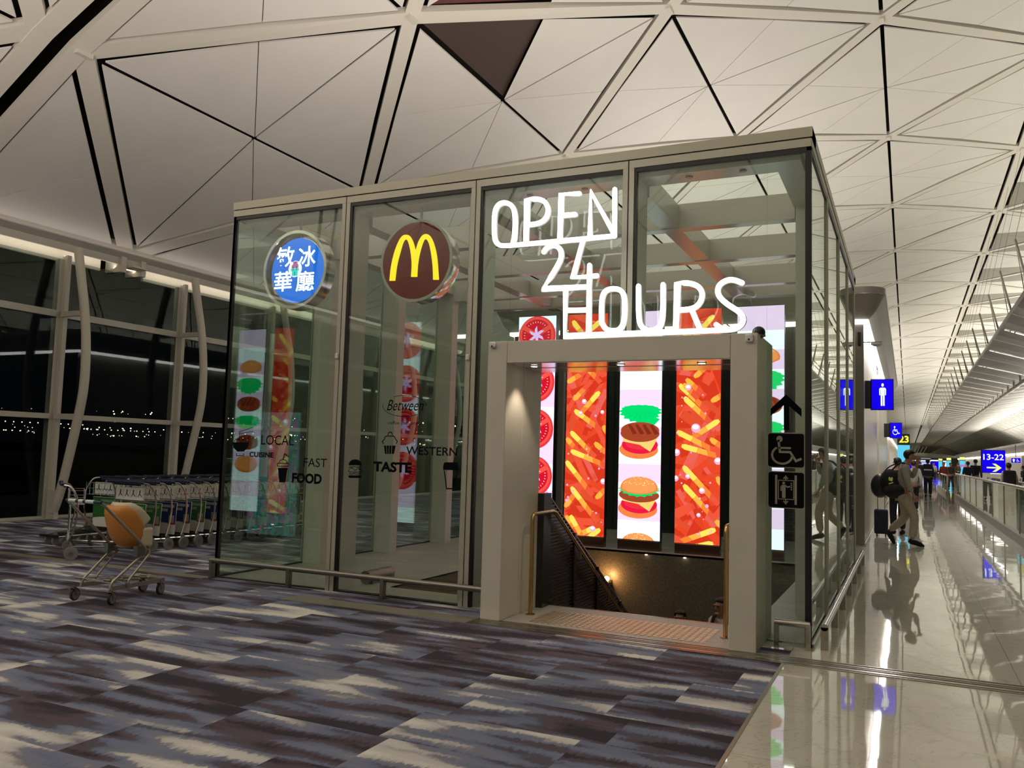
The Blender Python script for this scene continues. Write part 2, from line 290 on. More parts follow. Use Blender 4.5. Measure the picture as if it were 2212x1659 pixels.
M['strip'] = em('strip_light', (1, .9, .88), 8.)
M['lamp'] = em('downlight', (1, .82, .62), 7.)
M['warm'] = em('warm_lamp', (1, .5, .14), 14.)
M['city'] = em('city_light', (1, .82, .55), 5.)
M['apron'] = pm('apron', (.01, .01, .01), .8)
M['skin'] = pm('skin', (.42, .22, .15), .5)
M['hair'] = pm('black_hair', (.008, .007, .006), .55)
def cloth(n, c): return pm(n, c, .85, noise=.12, nscale=14, bump=.4, bscale=30)
M['sweater'] = cloth('grey_sweater', (.36, .34, .29)); M['trousers'] = cloth('cream_trousers', (.44, .38, .28))
M['dark'] = cloth('dark_cloth', (.012, .012, .014)); M['navy'] = cloth('navy_cloth', (.012, .018, .035))
M['redcoat'] = cloth('red_cloth', (.22, .03, .02)); M['brown'] = cloth('brown_cloth', (.05, .03, .02))
M['whitecloth'] = cloth('white_cloth', (.5, .48, .45)); M['olive'] = cloth('olive_cloth', (.07, .06, .04))

# granite inside the pavilion
def granite(name, a, b, rough=.5, scale=90):
    m, N, L, p = nt(name); p.inputs['Roughness'].default_value = rough
    g = N.new('ShaderNodeNewGeometry'); n = N.new('ShaderNodeTexNoise'); n.inputs['Scale'].default_value = scale; n.inputs['Detail'].default_value = 2
    v = N.new('ShaderNodeTexVoronoi'); v.inputs['Scale'].default_value = scale * 1.3
    L.new(g.outputs['Position'], n.inputs['Vector']); L.new(g.outputs['Position'], v.inputs['Vector'])
    ad = N.new('ShaderNodeMath'); ad.operation = 'ADD'; L.new(n.outputs['Fac'], ad.inputs[0]); L.new(v.outputs['Distance'], ad.inputs[1])
    r = N.new('ShaderNodeValToRGB'); r.color_ramp.elements[0].position = .55; r.color_ramp.elements[1].position = 1.15 if False else 1.
    r.color_ramp.elements[0].color = (*a, 1); r.color_ramp.elements[1].color = (*b, 1)
    L.new(ad.outputs[0], r.inputs[0]); L.new(r.outputs[0], p.inputs['Base Color'])
    return m
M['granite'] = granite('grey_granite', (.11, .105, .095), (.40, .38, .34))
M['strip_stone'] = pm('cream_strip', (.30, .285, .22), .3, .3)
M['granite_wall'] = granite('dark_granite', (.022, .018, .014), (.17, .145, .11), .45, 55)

# polished stone floor with tile joints and a faint unevenness
def stone_floor():
    m, N, L, p = nt('polished_stone')
    g = N.new('ShaderNodeNewGeometry'); sep = N.new('ShaderNodeSeparateXYZ'); L.new(g.outputs['Position'], sep.inputs[0])
    n = N.new('ShaderNodeTexNoise'); n.inputs['Scale'].default_value = .9; n.inputs['Detail'].default_value = 5; n.inputs['Roughness'].default_value = .65
    L.new(g.outputs['Position'], n.inputs['Vector'])
    v = N.new('ShaderNodeTexNoise'); v.inputs['Scale'].default_value = 2.2; v.inputs['Distortion'].default_value = 2.5; v.inputs['Detail'].default_value = 6
    L.new(g.outputs['Position'], v.inputs['Vector'])
    vr = N.new('ShaderNodeMapRange'); vr.inputs['From Min'].default_value = .485; vr.inputs['From Max'].default_value = .5; L.new(v.outputs['Fac'], vr.inputs['Value'])
    vr2 = N.new('ShaderNodeMapRange'); vr2.inputs['From Min'].default_value = .5; vr2.inputs['From Max'].default_value = .515; vr2.inputs['To Min'].default_value = 1; vr2.inputs['To Max'].default_value = 0; L.new(v.outputs['Fac'], vr2.inputs['Value'])
    vein = N.new('ShaderNodeMath'); vein.operation = 'MULTIPLY'; L.new(vr.outputs[0], vein.inputs[0]); L.new(vr2.outputs[0], vein.inputs[1])
    r = N.new('ShaderNodeValToRGB'); r.color_ramp.elements[0].position = .3; r.color_ramp.elements[1].position = .7
    r.color_ramp.elements[0].color = (.60, .585, .49, 1); r.color_ramp.elements[1].color = (.69, .67, .57, 1)
    L.new(n.outputs['Fac'], r.inputs[0])
    def joint(src, size, off, w):
        a = N.new('ShaderNodeMath'); a.operation = 'ADD'; a.inputs[1].default_value = off; L.new(src, a.inputs[0])
        d = N.new('ShaderNodeMath'); d.operation = 'PINGPONG'; d.inputs[1].default_value = size / 2; L.new(a.outputs[0], d.inputs[0])
        c = N.new('ShaderNodeMath'); c.operation = 'LESS_THAN'; c.inputs[1].default_value = w; L.new(d.outputs[0], c.inputs[0]); return c.outputs[0]
    j1 = joint(sep.outputs['X'], 1.59, .87, .004); j2 = joint(sep.outputs['Y'], 1.06, .67, .002)
    mx = N.new('ShaderNodeMath'); mx.operation = 'MAXIMUM'; L.new(j1, mx.inputs[0]); L.new(j2, mx.inputs[1])
    c1 = N.new('ShaderNodeMixRGB'); c1.inputs[2].default_value = (.27, .25, .19, 1); L.new(r.outputs[0], c1.inputs[1])
    vs = N.new('ShaderNodeMath'); vs.operation = 'MULTIPLY'; vs.inputs[1].default_value = .35; L.new(vein.outputs[0], vs.inputs[0]); L.new(vs.outputs[0], c1.inputs[0])
    c2 = N.new('ShaderNodeMixRGB'); c2.inputs[2].default_value = (.14, .13, .1, 1); L.new(c1.outputs[0], c2.inputs[1])
    js = N.new('ShaderNodeMath'); js.operation = 'MULTIPLY'; js.inputs[1].default_value = .6; L.new(mx.outputs[0], js.inputs[0]); L.new(js.outputs[0], c2.inputs[0])
    L.new(c2.outputs[0], p.inputs['Base Color'])
    p.inputs['Roughness'].default_value = .03; p.inputs['IOR'].default_value = 2.15
    wv = N.new('ShaderNodeTexNoise'); wv.inputs['Scale'].default_value = 1.25; wv.inputs['Detail'].default_value = 1.5; L.new(g.outputs['Position'], wv.inputs['Vector'])
    bp = N.new('ShaderNodeBump'); bp.inputs['Strength'].default_value = 1.; bp.inputs['Distance'].default_value = .0026
    L.new(wv.outputs['Fac'], bp.inputs['Height']); L.new(bp.outputs[0], p.inputs['Normal'])
    return m
M['stone'] = stone_floor()

# carpet: tiles along X with bands of soft-edged colour
def carpet():
    m, N, L, p = nt('airport_carpet'); p.inputs['Roughness'].default_value = .95; p.inputs['Specular IOR Level'].default_value = .1
    g = N.new('ShaderNodeNewGeometry'); sep = N.new('ShaderNodeSeparateXYZ'); L.new(g.outputs['Position'], sep.inputs[0])
    def mth(op, a, b=None, c=None):
        n = N.new('ShaderNodeMath'); n.operation = op
        for i, q in enumerate((a, b, c)):
            if q is None: continue
            if isinstance(q, (int, float)): n.inputs[i].default_value = q
            else: L.new(q, n.inputs[i])
        return n.outputs[0]
    TX, TY = .98, .49
    row = mth('FLOOR', mth('DIVIDE', sep.outputs['Y'], TY))
    wn = N.new('ShaderNodeTexWhiteNoise'); wn.noise_dimensions = '1D'; L.new(row, wn.inputs['W'])
    xo = mth('ADD', mth('DIVIDE', sep.outputs['X'], TX), wn.outputs['Value'])
    col = mth('FLOOR', xo)
    cmb = N.new('ShaderNodeCombineXYZ'); L.new(col, cmb.inputs[0]); L.new(row, cmb.inputs[1])
    wt = N.new('ShaderNodeTexWhiteNoise'); wt.noise_dimensions = '2D'; L.new(cmb.outputs[0], wt.inputs['Vector'])
    st = N.new('ShaderNodeSeparateColor'); L.new(wt.outputs['Color'], st.inputs[0])
    # jitter of band edges: fine streaks running across the bands
    jn = N.new('ShaderNodeTexNoise'); jn.inputs['Scale'].default_value = 1; jn.inputs['Detail'].default_value = 5; jn.inputs['Roughness'].default_value = .7
    jv = N.new('ShaderNodeCombineXYZ'); L.new(mth('MULTIPLY', sep.outputs['X'], 34), jv.inputs[0]); L.new(mth('MULTIPLY', sep.outputs['Y'], 9), jv.inputs[1]); L.new(jv.outputs[0], jn.inputs['Vector'])
    jit = mth('MULTIPLY', mth('SUBTRACT', jn.outputs['Fac'], .5), .12)
    bn = N.new('ShaderNodeTexNoise'); bn.inputs['Scale'].default_value = 1; bn.inputs['Detail'].default_value = 2.2; bn.inputs['Roughness'].default_value = .5
    bv = N.new('ShaderNodeCombineXYZ')
    L.new(mth('ADD', mth('MULTIPLY', sep.outputs['X'], .9), mth('MULTIPLY', st.outputs[0], 40)), bv.inputs[0])
    L.new(mth('ADD', mth('MULTIPLY', mth('ADD', sep.outputs['Y'], jit), 4.2), mth('MULTIPLY', st.outputs[1], 40)), bv.inputs[1])
    L.new(bv.outputs[0], bn.inputs['Vector'])
    val = mth('ADD', bn.outputs['Fac'], mth('MULTIPLY', mth('SUBTRACT', st.outputs[2], .5), .16))
    val = mth('ADD', val, mth('MULTIPLY', jit, .5))
    r = N.new('ShaderNodeValToRGB'); e = r.color_ramp.elements; r.color_ramp.interpolation = 'LINEAR'
    cols = [(.0, (.038, .034, .048)), (.38, (.05, .045, .058)), (.43, (.112, .085, .10)), (.47, (.10, .095, .125)), (.50, (.15, .175, .26)), (.56, (.20, .22, .30)), (.59, (.21, .21, .25)), (.635, (.52, .51, .49)), (.75, (.70, .69, .64))]
    e[0].position, e[0].color = cols[0][0], (*cols[0][1], 1); e[1].position, e[1].color = cols[-1][0], (*cols[-1][1], 1)
    for pos, c in cols[1:-1]: q = e.new(pos); q.color = (*c, 1)
    L.new(val, r.inputs[0])
    fn = N.new('ShaderNodeTexNoise'); fn.inputs['Scale'].default_value = 260; L.new(g.outputs['Position'], fn.inputs['Vector'])
    mr = N.new('ShaderNodeMapRange'); mr.inputs['To Min'].default_value = .65; mr.inputs['To Max'].default_value = 1.35; L.new(fn.outputs['Fac'], mr.inputs['Value'])
    sc_ = N.new('ShaderNodeVectorMath'); sc_.operation = 'SCALE'; L.new(r.outputs[0], sc_.inputs[0]); L.new(mr.outputs[0], sc_.inputs['Scale'])
    L.new(sc_.outputs[0], p.inputs['Base Color'])
    bp = N.new('ShaderNodeBump'); bp.inputs['Strength'].default_value = .5; bp.inputs['Distance'].default_value = .004
    L.new(fn.outputs['Fac'], bp.inputs['Height']); L.new(bp.outputs[0], p.inputs['Normal'])
    return m
M['carpet'] = carpet()
# ------------------------------------------------------------------ floors
def flat(name, rects, mat, z=0., t=.02):
    m = MB()
    for x0, x1, y0, y1 in rects: m.box(x0, x1, y0, y1, z - t, z)
    return struct(m.build(name, mat))
flat('floor', [(-.87, 26, -14, 6.80), (-.87, 26, 7.06, 7.46), (-1.11, -.87, 7.3, 7.46), (-.72, 26, 7.46, 480), (-8.4, -.72, 14.15, 16.9), (-7.33, -.72, 38, 480)], M['stone'])
flat('floor_carpet', [(-15.2, -.87, -14, 6.80), (-15.2, -5.75, 6.80, 7.06), (-15.2, -7.33, 7.06, 38), (-7.33, -3.6, 7.06, 7.46), (-1.11, -.87, 7.06, 7.3)], M['carpet'])
HX0, HX1, HY0, HY1 = -5.27, -1.32, 8.06, 13.2
flat('floor_granite', [(-7.33, HX0, 7.46, 14.15), (HX1, -.72, 7.46, 14.15), (HX0, HX1, 7.46, HY0), (HX0, HX1, HY1, 14.15), (-3.6, -1.11, 7.06, 7.46)], M['granite'])
# metal threshold with ribs
m = MB(); m.box(-5.75, -3.62, 6.80, 7.06, -.02, .002); struct(m.build('trim_0', M['strip_stone']))
m = MB(); m.box(-3.62, 26, 6.80, 7.06, -.02, .001)
for y in (6.80, 6.845, 6.93, 6.975, 7.045): m.box(-3.62, 26, y, y + .014, 0, .006)
struct(m.build('trim_1', M['steel']))
m = MB(); m.box(-15.2, -7.34, 7.30, 7.46, -.01, .003); m.box(-.885, -.862, -14, 6.80, -.01, .004); struct(m.build('trim_2', M['strip_stone']))
m = MB(); m.box(-15.35, -14.95, -14, 60, -.02, .006); struct(m.build('trim_3', M['granite']))

# ------------------------------------------------------------------ stair well and stair
m = MB()
m.box(HX0 - .1, HX1 + .1, HY1, HY1 + .12, -5, -.0)
for x in (-4.9, -3.35, -1.9): m.box(x, x + .006, HY1 - .002, HY1, -5, 0)
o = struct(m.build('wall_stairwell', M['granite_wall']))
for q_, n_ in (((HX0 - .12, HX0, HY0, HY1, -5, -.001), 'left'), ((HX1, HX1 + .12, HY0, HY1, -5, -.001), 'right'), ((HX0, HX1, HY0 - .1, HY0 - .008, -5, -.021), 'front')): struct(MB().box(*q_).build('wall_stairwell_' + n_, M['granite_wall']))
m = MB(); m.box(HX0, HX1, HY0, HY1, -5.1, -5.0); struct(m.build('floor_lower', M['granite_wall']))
st = thing('staircase', 'granite stair going down behind the white entrance portal', 'stairs', (-2.37, HY0, 0))
m = MB()
for i in range(16):
    y = i * .30; z = -.17 * (i + 1); m.box(-.95, 1.03, y, y + .32, z - .2, z)
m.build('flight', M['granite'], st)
m = MB()
for i in range(16):
    y = i * .30; z = -.17 * (i + 1); m.box(-.93, 1.01, y + .02, y + .06, z, z + .004)
m.build('nosing', M['steel_dark'], st)
m = MB(); m.box(-.95, 1.03, -.006, .02, -.17, .002); m.build('edge_trim', M['steel'], st)

# ribbed dark balustrade on the left of the stair
bal = thing('stair_balustrade', 'dark ribbed sloping balustrade on the left side of the stair', 'balustrade', (-3.36, 8.05, 0))
sl = -.588
m = MB()
m.prism([(0, 0, 0), (0, 0, 1.10), (0, 5, 1.10 + 5 * sl), (0, 5, 5 * sl - .3), (0, .6, -.35)], (-.05, 0, 0)); m.build('panel', M['rib'], bal)
m = MB(); z = -3.0
while z < 1.08:
    y1 = min(5, (1.08 - z) / -sl if z < 1.08 else 0); y0 = max(0.03, (z + .0) / sl if z < 0 else .03)
    y0 = max(.03, (z + .32) / sl) if z < -.32 else .03
    if y1 > y0: m.prism([(.0, y0, z), (.012, y0, z + .004), (.012, y0, z + .016), (0, y0, z + .02)], (0, y1 - y0, 0))
    z += .036
m.build('rib', M['bronze'], bal)['kind'] = 'stuff'
for y in (.72, 1.5, 2.4):
    zt = 1.10 + y * sl; MB().box(.0, .022, y, y + .055, zt - 1.45, zt).build('post', M['plastic_black'], bal)
m = MB(); m.tube([(-.02, -.02, 1.12), (-.02, 5, 1.12 + 5.02 * sl)], .028, 8); m.build('cap_rail', M['plastic_black'], bal, True)
MB().box(-.06, .03, -.19, .0, 0, 1.14).build('end_post', M['plastic_black'], bal)

def rail(x, label, bx):
    t = thing('stair_handrail', label, 'handrail', (x, 7.49, 0))
    m = MB(); m.tube(round_path([(0, 0, 0), (0, 0, .955), (0, .56, .955), (0, 5.2, .955 - 4.64 * .6)], .07, 6), .021, 12)
    m.build('rail', M['brass'], t, True)
    m = MB(); m.lathe([(.045, 0), (.045, .008), (.03, .012)], (0, 0, 0)); m.build('base_plate', M['brass'], t, True)
    for yy in (1.35, 2.35, 3.35):
        z = .955 - (yy - .56) * .6
        m = MB(); m.tube(round_path([(0, yy, z - .02), (0, yy, z - .1), (bx, yy, z - .1)], .02), .008, 8); m.build('bracket', M['brass'], t, True)
    return t
rail(-3.29, 'brass handrail starting beside the left pillar of the portal', -.06)
rail(-1.44, 'brass handrail post standing against the right pillar of the portal', .1)

def grid_studs():
    m = MB(); m.lathe([(.017, 0), (.0250, .003), (.011, .0075), (.004, .008)], (0, 0, 0), n=12)
    first = None; k = 0
    for i in range(28):
        for j in range(10):
            loc = (-3.15 + i * .0585, 7.20 + j * .062, .0)
            if first is None:
                first = o = m.build('tactile_stud', M['stud'], smooth=True)
                tag(o, 'small brass tactile stud set in the granite threshold of the portal', 'stud', 'tactile studs inside the portal')
            else:
                o = first.copy(); COL.objects.link(o)
            o.location = loc
grid_studs()
sco = thing('wall_sconce', 'warm glowing sconce on the dark granite wall beyond the stair', 'wall lamp', (-4.42, 13.2, -.5))
MB().box(-.06, .06, -.03, 0, -.22, .02).build('back_plate', M['plastic_black'], sco)
m = MB(); m.lathe([(.055, -.14), (.07, .0), (.05, .0)], (0, -.1, 0), n=16); m.build('cup', M['bronze'], sco, True)
m = MB(); m.ball((0, -.1, .05), .045); m.build('bulb', M['warm'], sco, 'all')
for i, x in enumerate((-4.94, -3.79, -3.17)):
    m = MB(); m.lathe([(.02, 0), (.02, .012)], (0, 0, 0), n=12); o = m.build('edge_light', M['lamp'], smooth=True); o.location = (x, HY1 - .03, -.03)
    tag(o, 'tiny round light atop the granite wall, ' + ('under the fries screen by the tomato one', 'under the burger screen', 'just left of the wide fries screen')[i], 'light', 'edge lights above the granite wall')
m = MB(); m.tube([(0, 0, .075), (0, .5, .075)], .075, 16); m.box(-.07, .07, .05, .5, 0, .08)
o = m.build('rail_newel', M['steel_dark'], smooth=True); o.location = (-5.6, 8.05, 0); tag(o, 'low dark metal cylinder lying on the granite floor behind the glass', 'newel')

# ------------------------------------------------------------------ vaulted ceiling
XC, ZC, RR, TH0, DTH, YA, BB = 5.458, -22.925, 34.974, -.6248, .11376, 8.4986, 7.6105
JW = .76       # jump of the grid across the expansion joint
def cv(r, y, off=0.):
    t = TH0 + DTH * r; R = RR + off
    return Vector((XC + R * math.sin(t), y, ZC + R * math.cos(t)))
SA = RR * DTH
def inset_tri(P, d):
    """P: 3 points in (s,y); d: inset of the edges 01,12,20"""
    P = [Vector(p) for p in P]; c = (P[0] + P[1] + P[2]) / 3; lines = []
    for i in range(3):
        a, b = P[i], P[(i + 1) % 3]; n = Vector((-(b - a).y, (b - a).x)).normalized()
        if n.dot(c - a) < 0: n = -n
        lines.append((a + n * d[i], (b - a)))
    out = []
    for i in range(3):
        a, u = lines[i - 1]; b, v = lines[i]; den = u.x * v.y - u.y * v.x; t = ((b - a).x * v.y - (b - a).y * v.x) / den
        out.append(a + u * t)
    return out
def yv(k, side): return YA + k * BB / 2 - (JW if side < 0 else 0)
pan = {k: MB() for k in ('panel', 'louvre', 'void_brown', 'void_red', 'void')}
def panel(tri, d, mat, fold=True):
    """tri = centre, node along y, node along s (in s,y)"""
    q = inset_tri(tri, d); f = lambda p, o=0.: cv(p.x / SA, p.y, o)
    mid = (q[1] + q[2]) / 2
    m = pan[mat]
    A, B, C = f(q[0]), f(q[1]), f(q[2]); Mi = (B + C) / 2 + (f(mid, .035 if fold else 0) - f(mid))
    up = Vector((0, 0, .03)); e = (C - B).normalized() * .007
    for a, b, c in ((A - e, B, Mi - e), (A + e, Mi + e, C)):
        m.add([a, b, c, a + up, b + up, c + up], [(0, 1, 2), (0, 3, 4, 1), (1, 4, 5, 2), (2, 5, 3, 0)])
def halfpanel(tri, d, which, mat):
    q = inset_tri(tri, d); mid = (q[1] + q[2]) / 2; f = lambda p, o=0.: cv(p.x / SA, p.y, o)
    pts = [q[0], q[1], mid] if which == 0 else [q[0], mid, q[2]]
    p3 = [f(p, .09 if mat.startswith('void') else 0) for p in pts]
    if not mat.startswith('void'): p3[2 if which == 0 else 1] += f(mid, .02) - f(mid)
    pan[mat].add(p3, [(0, 1, 2)])
NROW = 11
for side, ks in ((1, range(0, 124)), (-1, range(-6, 1))):
    for r in range(0, NROW + 1):
        for k in ks:
            if (r + k) % 2: continue              # diamond centres only
            for dy in (1, -1):
                if side > 0 and k + dy < 0: continue
                if side < 0 and k + dy > 0: continue
                for dx in (1, -1):
                    if not 0 <= r + dx <= NROW: continue
                    c = (r * SA, yv(k, side)); ny = (r * SA, yv(k + dy, side)); nx = ((r + dx) * SA, yv(k, side))
                    joint = (k == 0)
                    spine = (r in (5, 6) and r + dx in (5, 6))
                    d = [.044, .235, .12 if joint else .024]
                    if r in (0, NROW): d[0] = .05
                    if r in (5, 6): d[0] = .24
                    mat = 'panel'
                    if spine: mat = 'louvre' if (dy > 0) == (r == 5) else 'panel'
                    tri = [c, ny, nx]
                    if side > 0 and r == 2 and k == 2 and dy < 0 and dx > 0:
                        halfpanel(tri, d, 0, 'void_brown'); halfpanel(tri, d, 1, 'panel'); continue
                    if side > 0 and r == 3 and k == 1 and dy > 0 and dx < 0:
                        halfpanel(tri, d, 1, 'void_red'); halfpanel(tri, d, 0, 'panel'); continue
                    panel(tri, d, mat)
struct(pan['panel'].build('ceiling', M['panel']))
struct(pan['louvre'].build('ceiling_spine', M['louvre']))
struct(pan['void_brown'].build('ceiling_opening_shade', M['void_brown'])); struct(pan['void_red'].build('ceiling_opening_shade', M['void_red']))  # dark coloured sheets painted in for the shade of the missing panels
# beams of the grid
bm_ = MB()
def beam(p, q, w=.15, off=.015, depth=.12, mb=None):
    mb = mb or bm_; p, q = Vector(p), Vector(q); t = (q - p); n = Vector((-t.y, t.x)).normalized() * w
    u = t.normalized() * .0
    f = lambda a, o: cv(a.x / SA, a.y, o)
    lo = [f(p + n, off), f(p - n, off), f(q - n, off), f(q + n, off)]; hi = [v + Vector((0, 0, depth)) for v in lo]
    mb.add(lo + hi, [(0, 1, 2, 3), (4, 7, 6, 5), (0, 4, 5, 1), (1, 5, 6, 2), (2, 6, 7, 3), (3, 7, 4, 0)])
for side, ks in ((1, range(0, 65)), (-1, range(-6, 1))):
    for r in range(0, NROW + 1):
        for k in ks:
            if (r + k) % 2 == 0: continue         # nodes
            for dx in (1, -1):
                if not 0 <= r + dx <= NROW: continue
                if side > 0: beam((r * SA, yv(k, side)), ((r + dx) * SA, yv(k + 1, side)))
                elif k < 0: beam((r * SA, yv(k, side)), ((r + dx) * SA, yv(k + 1, side)))
for r in (5, 6):
    for side, a, b in ((1, 0, 64), (-1, -6, 0)):
        for k in range(a, b): beam((r * SA, yv(k, side)), (r * SA, yv(k + 1, side)), .13, .0)
for r in range(NROW):                              # strips each side of the expansion joint
    for y in (YA + .0 - .08, YA - JW + .08): beam((r * SA, y), ((r + 1) * SA, y), .16, .0)
struct(bm_.build('ceiling_grid', M['beam']))
# small bright node brackets
nb = MB()
for k in range(0, 30):
    for r in range(1, 6):
        if (r + k) % 2: p = cv(r, yv(k, 1), -.01); nb.box(p.x - .05, p.x + .05, p.y - .14, p.y + .14, p.z - .03, p.z + .05)
struct(nb.build('ceiling_node', M['beam']))
# near-black sheet above, its colour standing in for shade in the gaps
m = MB()
ys = [-16, 482]
for i in range(-1, 23):
    a, b = i * .5, (i + 1) * .5
    m.add([cv(a, ys[0], .42), cv(b, ys[0], .42), cv(b, ys[1], .42), cv(a, ys[1], .42)], [(0, 1, 2, 3)])
struct(m.build('ceiling_backing', M['void']))

# edge beam and cove along both window walls
def edge(sx, name1, name2, name3):
    X = lambda x: x if sx < 0 else 2 * XC - x
    e = MB(); bx = lambda x0, x1, y0, y1, z0, z1, mb: mb.box(min(X(x0), X(x1)), max(X(x0), X(x1)), y0, y1, z0, z1)
    y = YA
    e.prism([(X(-14.80), -14, 5.52), (X(-15.0), -14, 5.40), (X(-15.03), -14, 5.27), (X(-15.10), -14, 5.27), (X(-15.10), -14, 5.7), (X(-14.8), -14, 5.7)], (0, 494, 0))
    struct(e.build(name1, M['beam']))
    c = MB(); yy = YA - 7 * BB / 2
    while yy < 250:
        a, b = yy + .75, yy + BB / 2 * 2 - .35
        c.prism([(X(-15.06), a, 5.50), (X(-15.36), a, 5.47), (X(-15.36), a, 5.10), (X(-15.44), a, 5.10), (X(-15.44), a, 5.56), (X(-15.06), a, 5.56)], (0, b - a, 0))
        yy += BB
    struct(c.build(name2, M['beam']))
    k = MB(); yy = YA - 7 * BB / 2
    while yy < 250:
        for q in (-.28, .22): bx(-15.45, -14.95, yy + q + .12, yy + q + .24, 5.10, 5.5, k)
        bx(-15.5, -14.8, yy + .0, yy + .4, 5.22, 5.26, k); yy += BB
    struct(k.build(name3, M['tube']))
edge(-1, 'trim_4', 'trim_5', 'trim_6'); edge(1, 'trim_7', 'trim_8', 'trim_9')

# ------------------------------------------------------------------ window wall on the left (and its twin far right)
YM = [11.0 + 3. * i for i in range(-8, 14)]
def window_wall(X, sgn, base):
    # sgn=-1: outside lies towards -x
    for i, y in enumerate(YM[:-1]):
        f = MB()
        f.box(X - .05, X + .05, y + .09, y + 3 - .09, 1.94, 2.04); f.box(X - .05, X + .05, y + .09, y + 3 - .09, 3.95, 4.08)
        f.box(X - .05, X + .05, y + .09, y + 3 - .09, 0, .05)
        w = f.build('window_%d' % (base + i), M['window_frame']); struct(w)
        for z0, z1 in ((.05, 1.94), (2.04, 3.95), (4.08, 5.12)):
            MB().box(X - .01, X + .01, y + .09, y + 2.91, z0, z1).build('pane', M['glass_win'], w)
    for i, y in enumerate(YM):
        f = MB(); f.box(X - .12, X + .02, y - .09, y + .0, 0, 5.12); f.box(X - .05, X + .11, y - .0, y + .09, 0, 5.2)
        struct(f.build('trim_%d' % (10 + base + i), M['window_frame']))
window_wall(-15.2, -1, 1)
T0 = None
for i, y in enumerate(YM):
    if y < 10 or y > 28: continue
    lab = 'slender white bowed tube column standing inside the window mullion, number'
    pts = smooth_path([(.12, 0, .14), (.30, 0, .6), (.55, 0, 1.6), (.73, 0, 2.5), (.72, 0, 3.3), (.62, 0, 4.0), (.45, 0, 4.7), (.3, 0, 5.3)], 4)
    if T0 is None:
        T0 = thing('bow_column', 'x', 'column', (-15.1, y, 0), 0, 'bowed tube columns along the window wall')
        m = MB(); m.tube(pts, .085, 14); m.build('tube', M['tube'], T0, True)
        for z, a in ((1.99, .64), (4.01, .62)): MB().box(-.02, a, -.035, .035, z - .05, z + .05).build('strut', M['window_frame'], T0)
        MB().box(-.02, .2, -.05, .05, .0, .55).build('foot', M['window_frame'], T0)
        t = T0
    else: t = dup(T0, (-15.1, y, 0))
    t['label'] = {11: 'full height bowed white tube column left of the luggage trolleys', 14: 'bowed white tube column rising behind the row of luggage trolleys'}.get(round(y), 'bowed white tube column seen through the glass pavilion, %s behind the trolleys' % ('third', 'fourth', 'fifth', 'sixth')[min(3, max(0, round((y - 17) / 3)))])
struct(MB().box(-15.6, 26.5, -14.3, -14, -.1, 12.6).build('wall_back', M['cream']))
struct(MB().box(26.0, 26.3, -14, 480, -.1, 6.).build('wall_right', M['slate']))
struct(MB().box(-15.6, 26.5, 480, 480.3, -.1, 12.6).build('wall_far', M['cream']))
# outside: dark apron and lights of the airfield far away
struct(MB().box(-900, -15.6, -300, 900, -4.1, -4.).build('ground', M['apron']))
m = MB()
for i in range(420):
    band = rnd.choice([0, 0, 1, 2, 2, 3]); d = rnd.uniform(250, 420); a = math.radians(rnd.uniform(93, 150))
    x, y = d * math.cos(a), d * math.sin(a)
    if x > -120: continue
    z = (1.55 + d * (.012, .021, .006, .03)[band]) + rnd.uniform(-.5, .5); r = rnd.choice([.08, .1, .14, .2]) * (1.5 if rnd.random() < .08 else 1)
    m.ball((x, y, z), r, 6, 4)
for j in range(3):
    y0 = rnd.uniform(150, 260)
    for i in range(14): m.ball((-300, y0 + i * 3.2, 4.2 + j * 1.6), .2, 6, 4)
tag(m.build('city_lights', M['city']), 'scattered lights of the airfield in the dark beyond the windows', 'lights', kind='stuff')
# ------------------------------------------------------------------ glass pavilion
PX0, PX1, PY0, PY1 = -7.32, -.734, 7.475, 14.1
pav = thing('glass_pavilion', 'large glass pavilion with slim metal frames standing around the stair opening', 'pavilion', (PX0, PY0, 0))
def LP(mb, name, mat, smooth=False, bevel=0.):          # build in world coordinates, hang under the pavilion
    o = mb.build(name, mat, None, smooth, bevel); o.parent = pav
    o.matrix_parent_inverse = Matrix.Translation((-PX0, -PY0, 0)); return o
XB = [-7.32, -5.662, -4.02, -2.38, -.734]; YB = [7.475, 9.09, 10.72, 12.38, 14.02]
# fascia: two bands with a shadow gap
m = MB()
m.box(PX0 - .01, PX1 + .01, PY0 - .01, PY0 + .3, 4.36, 4.45); m.box(PX0 - .01, PX1 + .01, PY1 - .3, PY1 + .06, 4.36, 4.45)
m.box(PX0 - .01, PX0 + .3, PY0, PY1, 4.36, 4.45); m.box(PX1 - .3, PX1 + .01, PY0, PY1, 4.36, 4.45)
LP(m, 'roof_fascia', M['fascia'])
m = MB(); e = .012
m.box(PX0 + e, PX1 - e, PY0 + e, PY0 + .28, 4.345, 4.362); m.box(PX1 - .28, PX1 - e, PY0, PY1, 4.345, 4.362); m.box(PX0 + e, PX0 + .28, PY0, PY1, 4.345, 4.362)
LP(m, 'shadow_gap', M['black'])
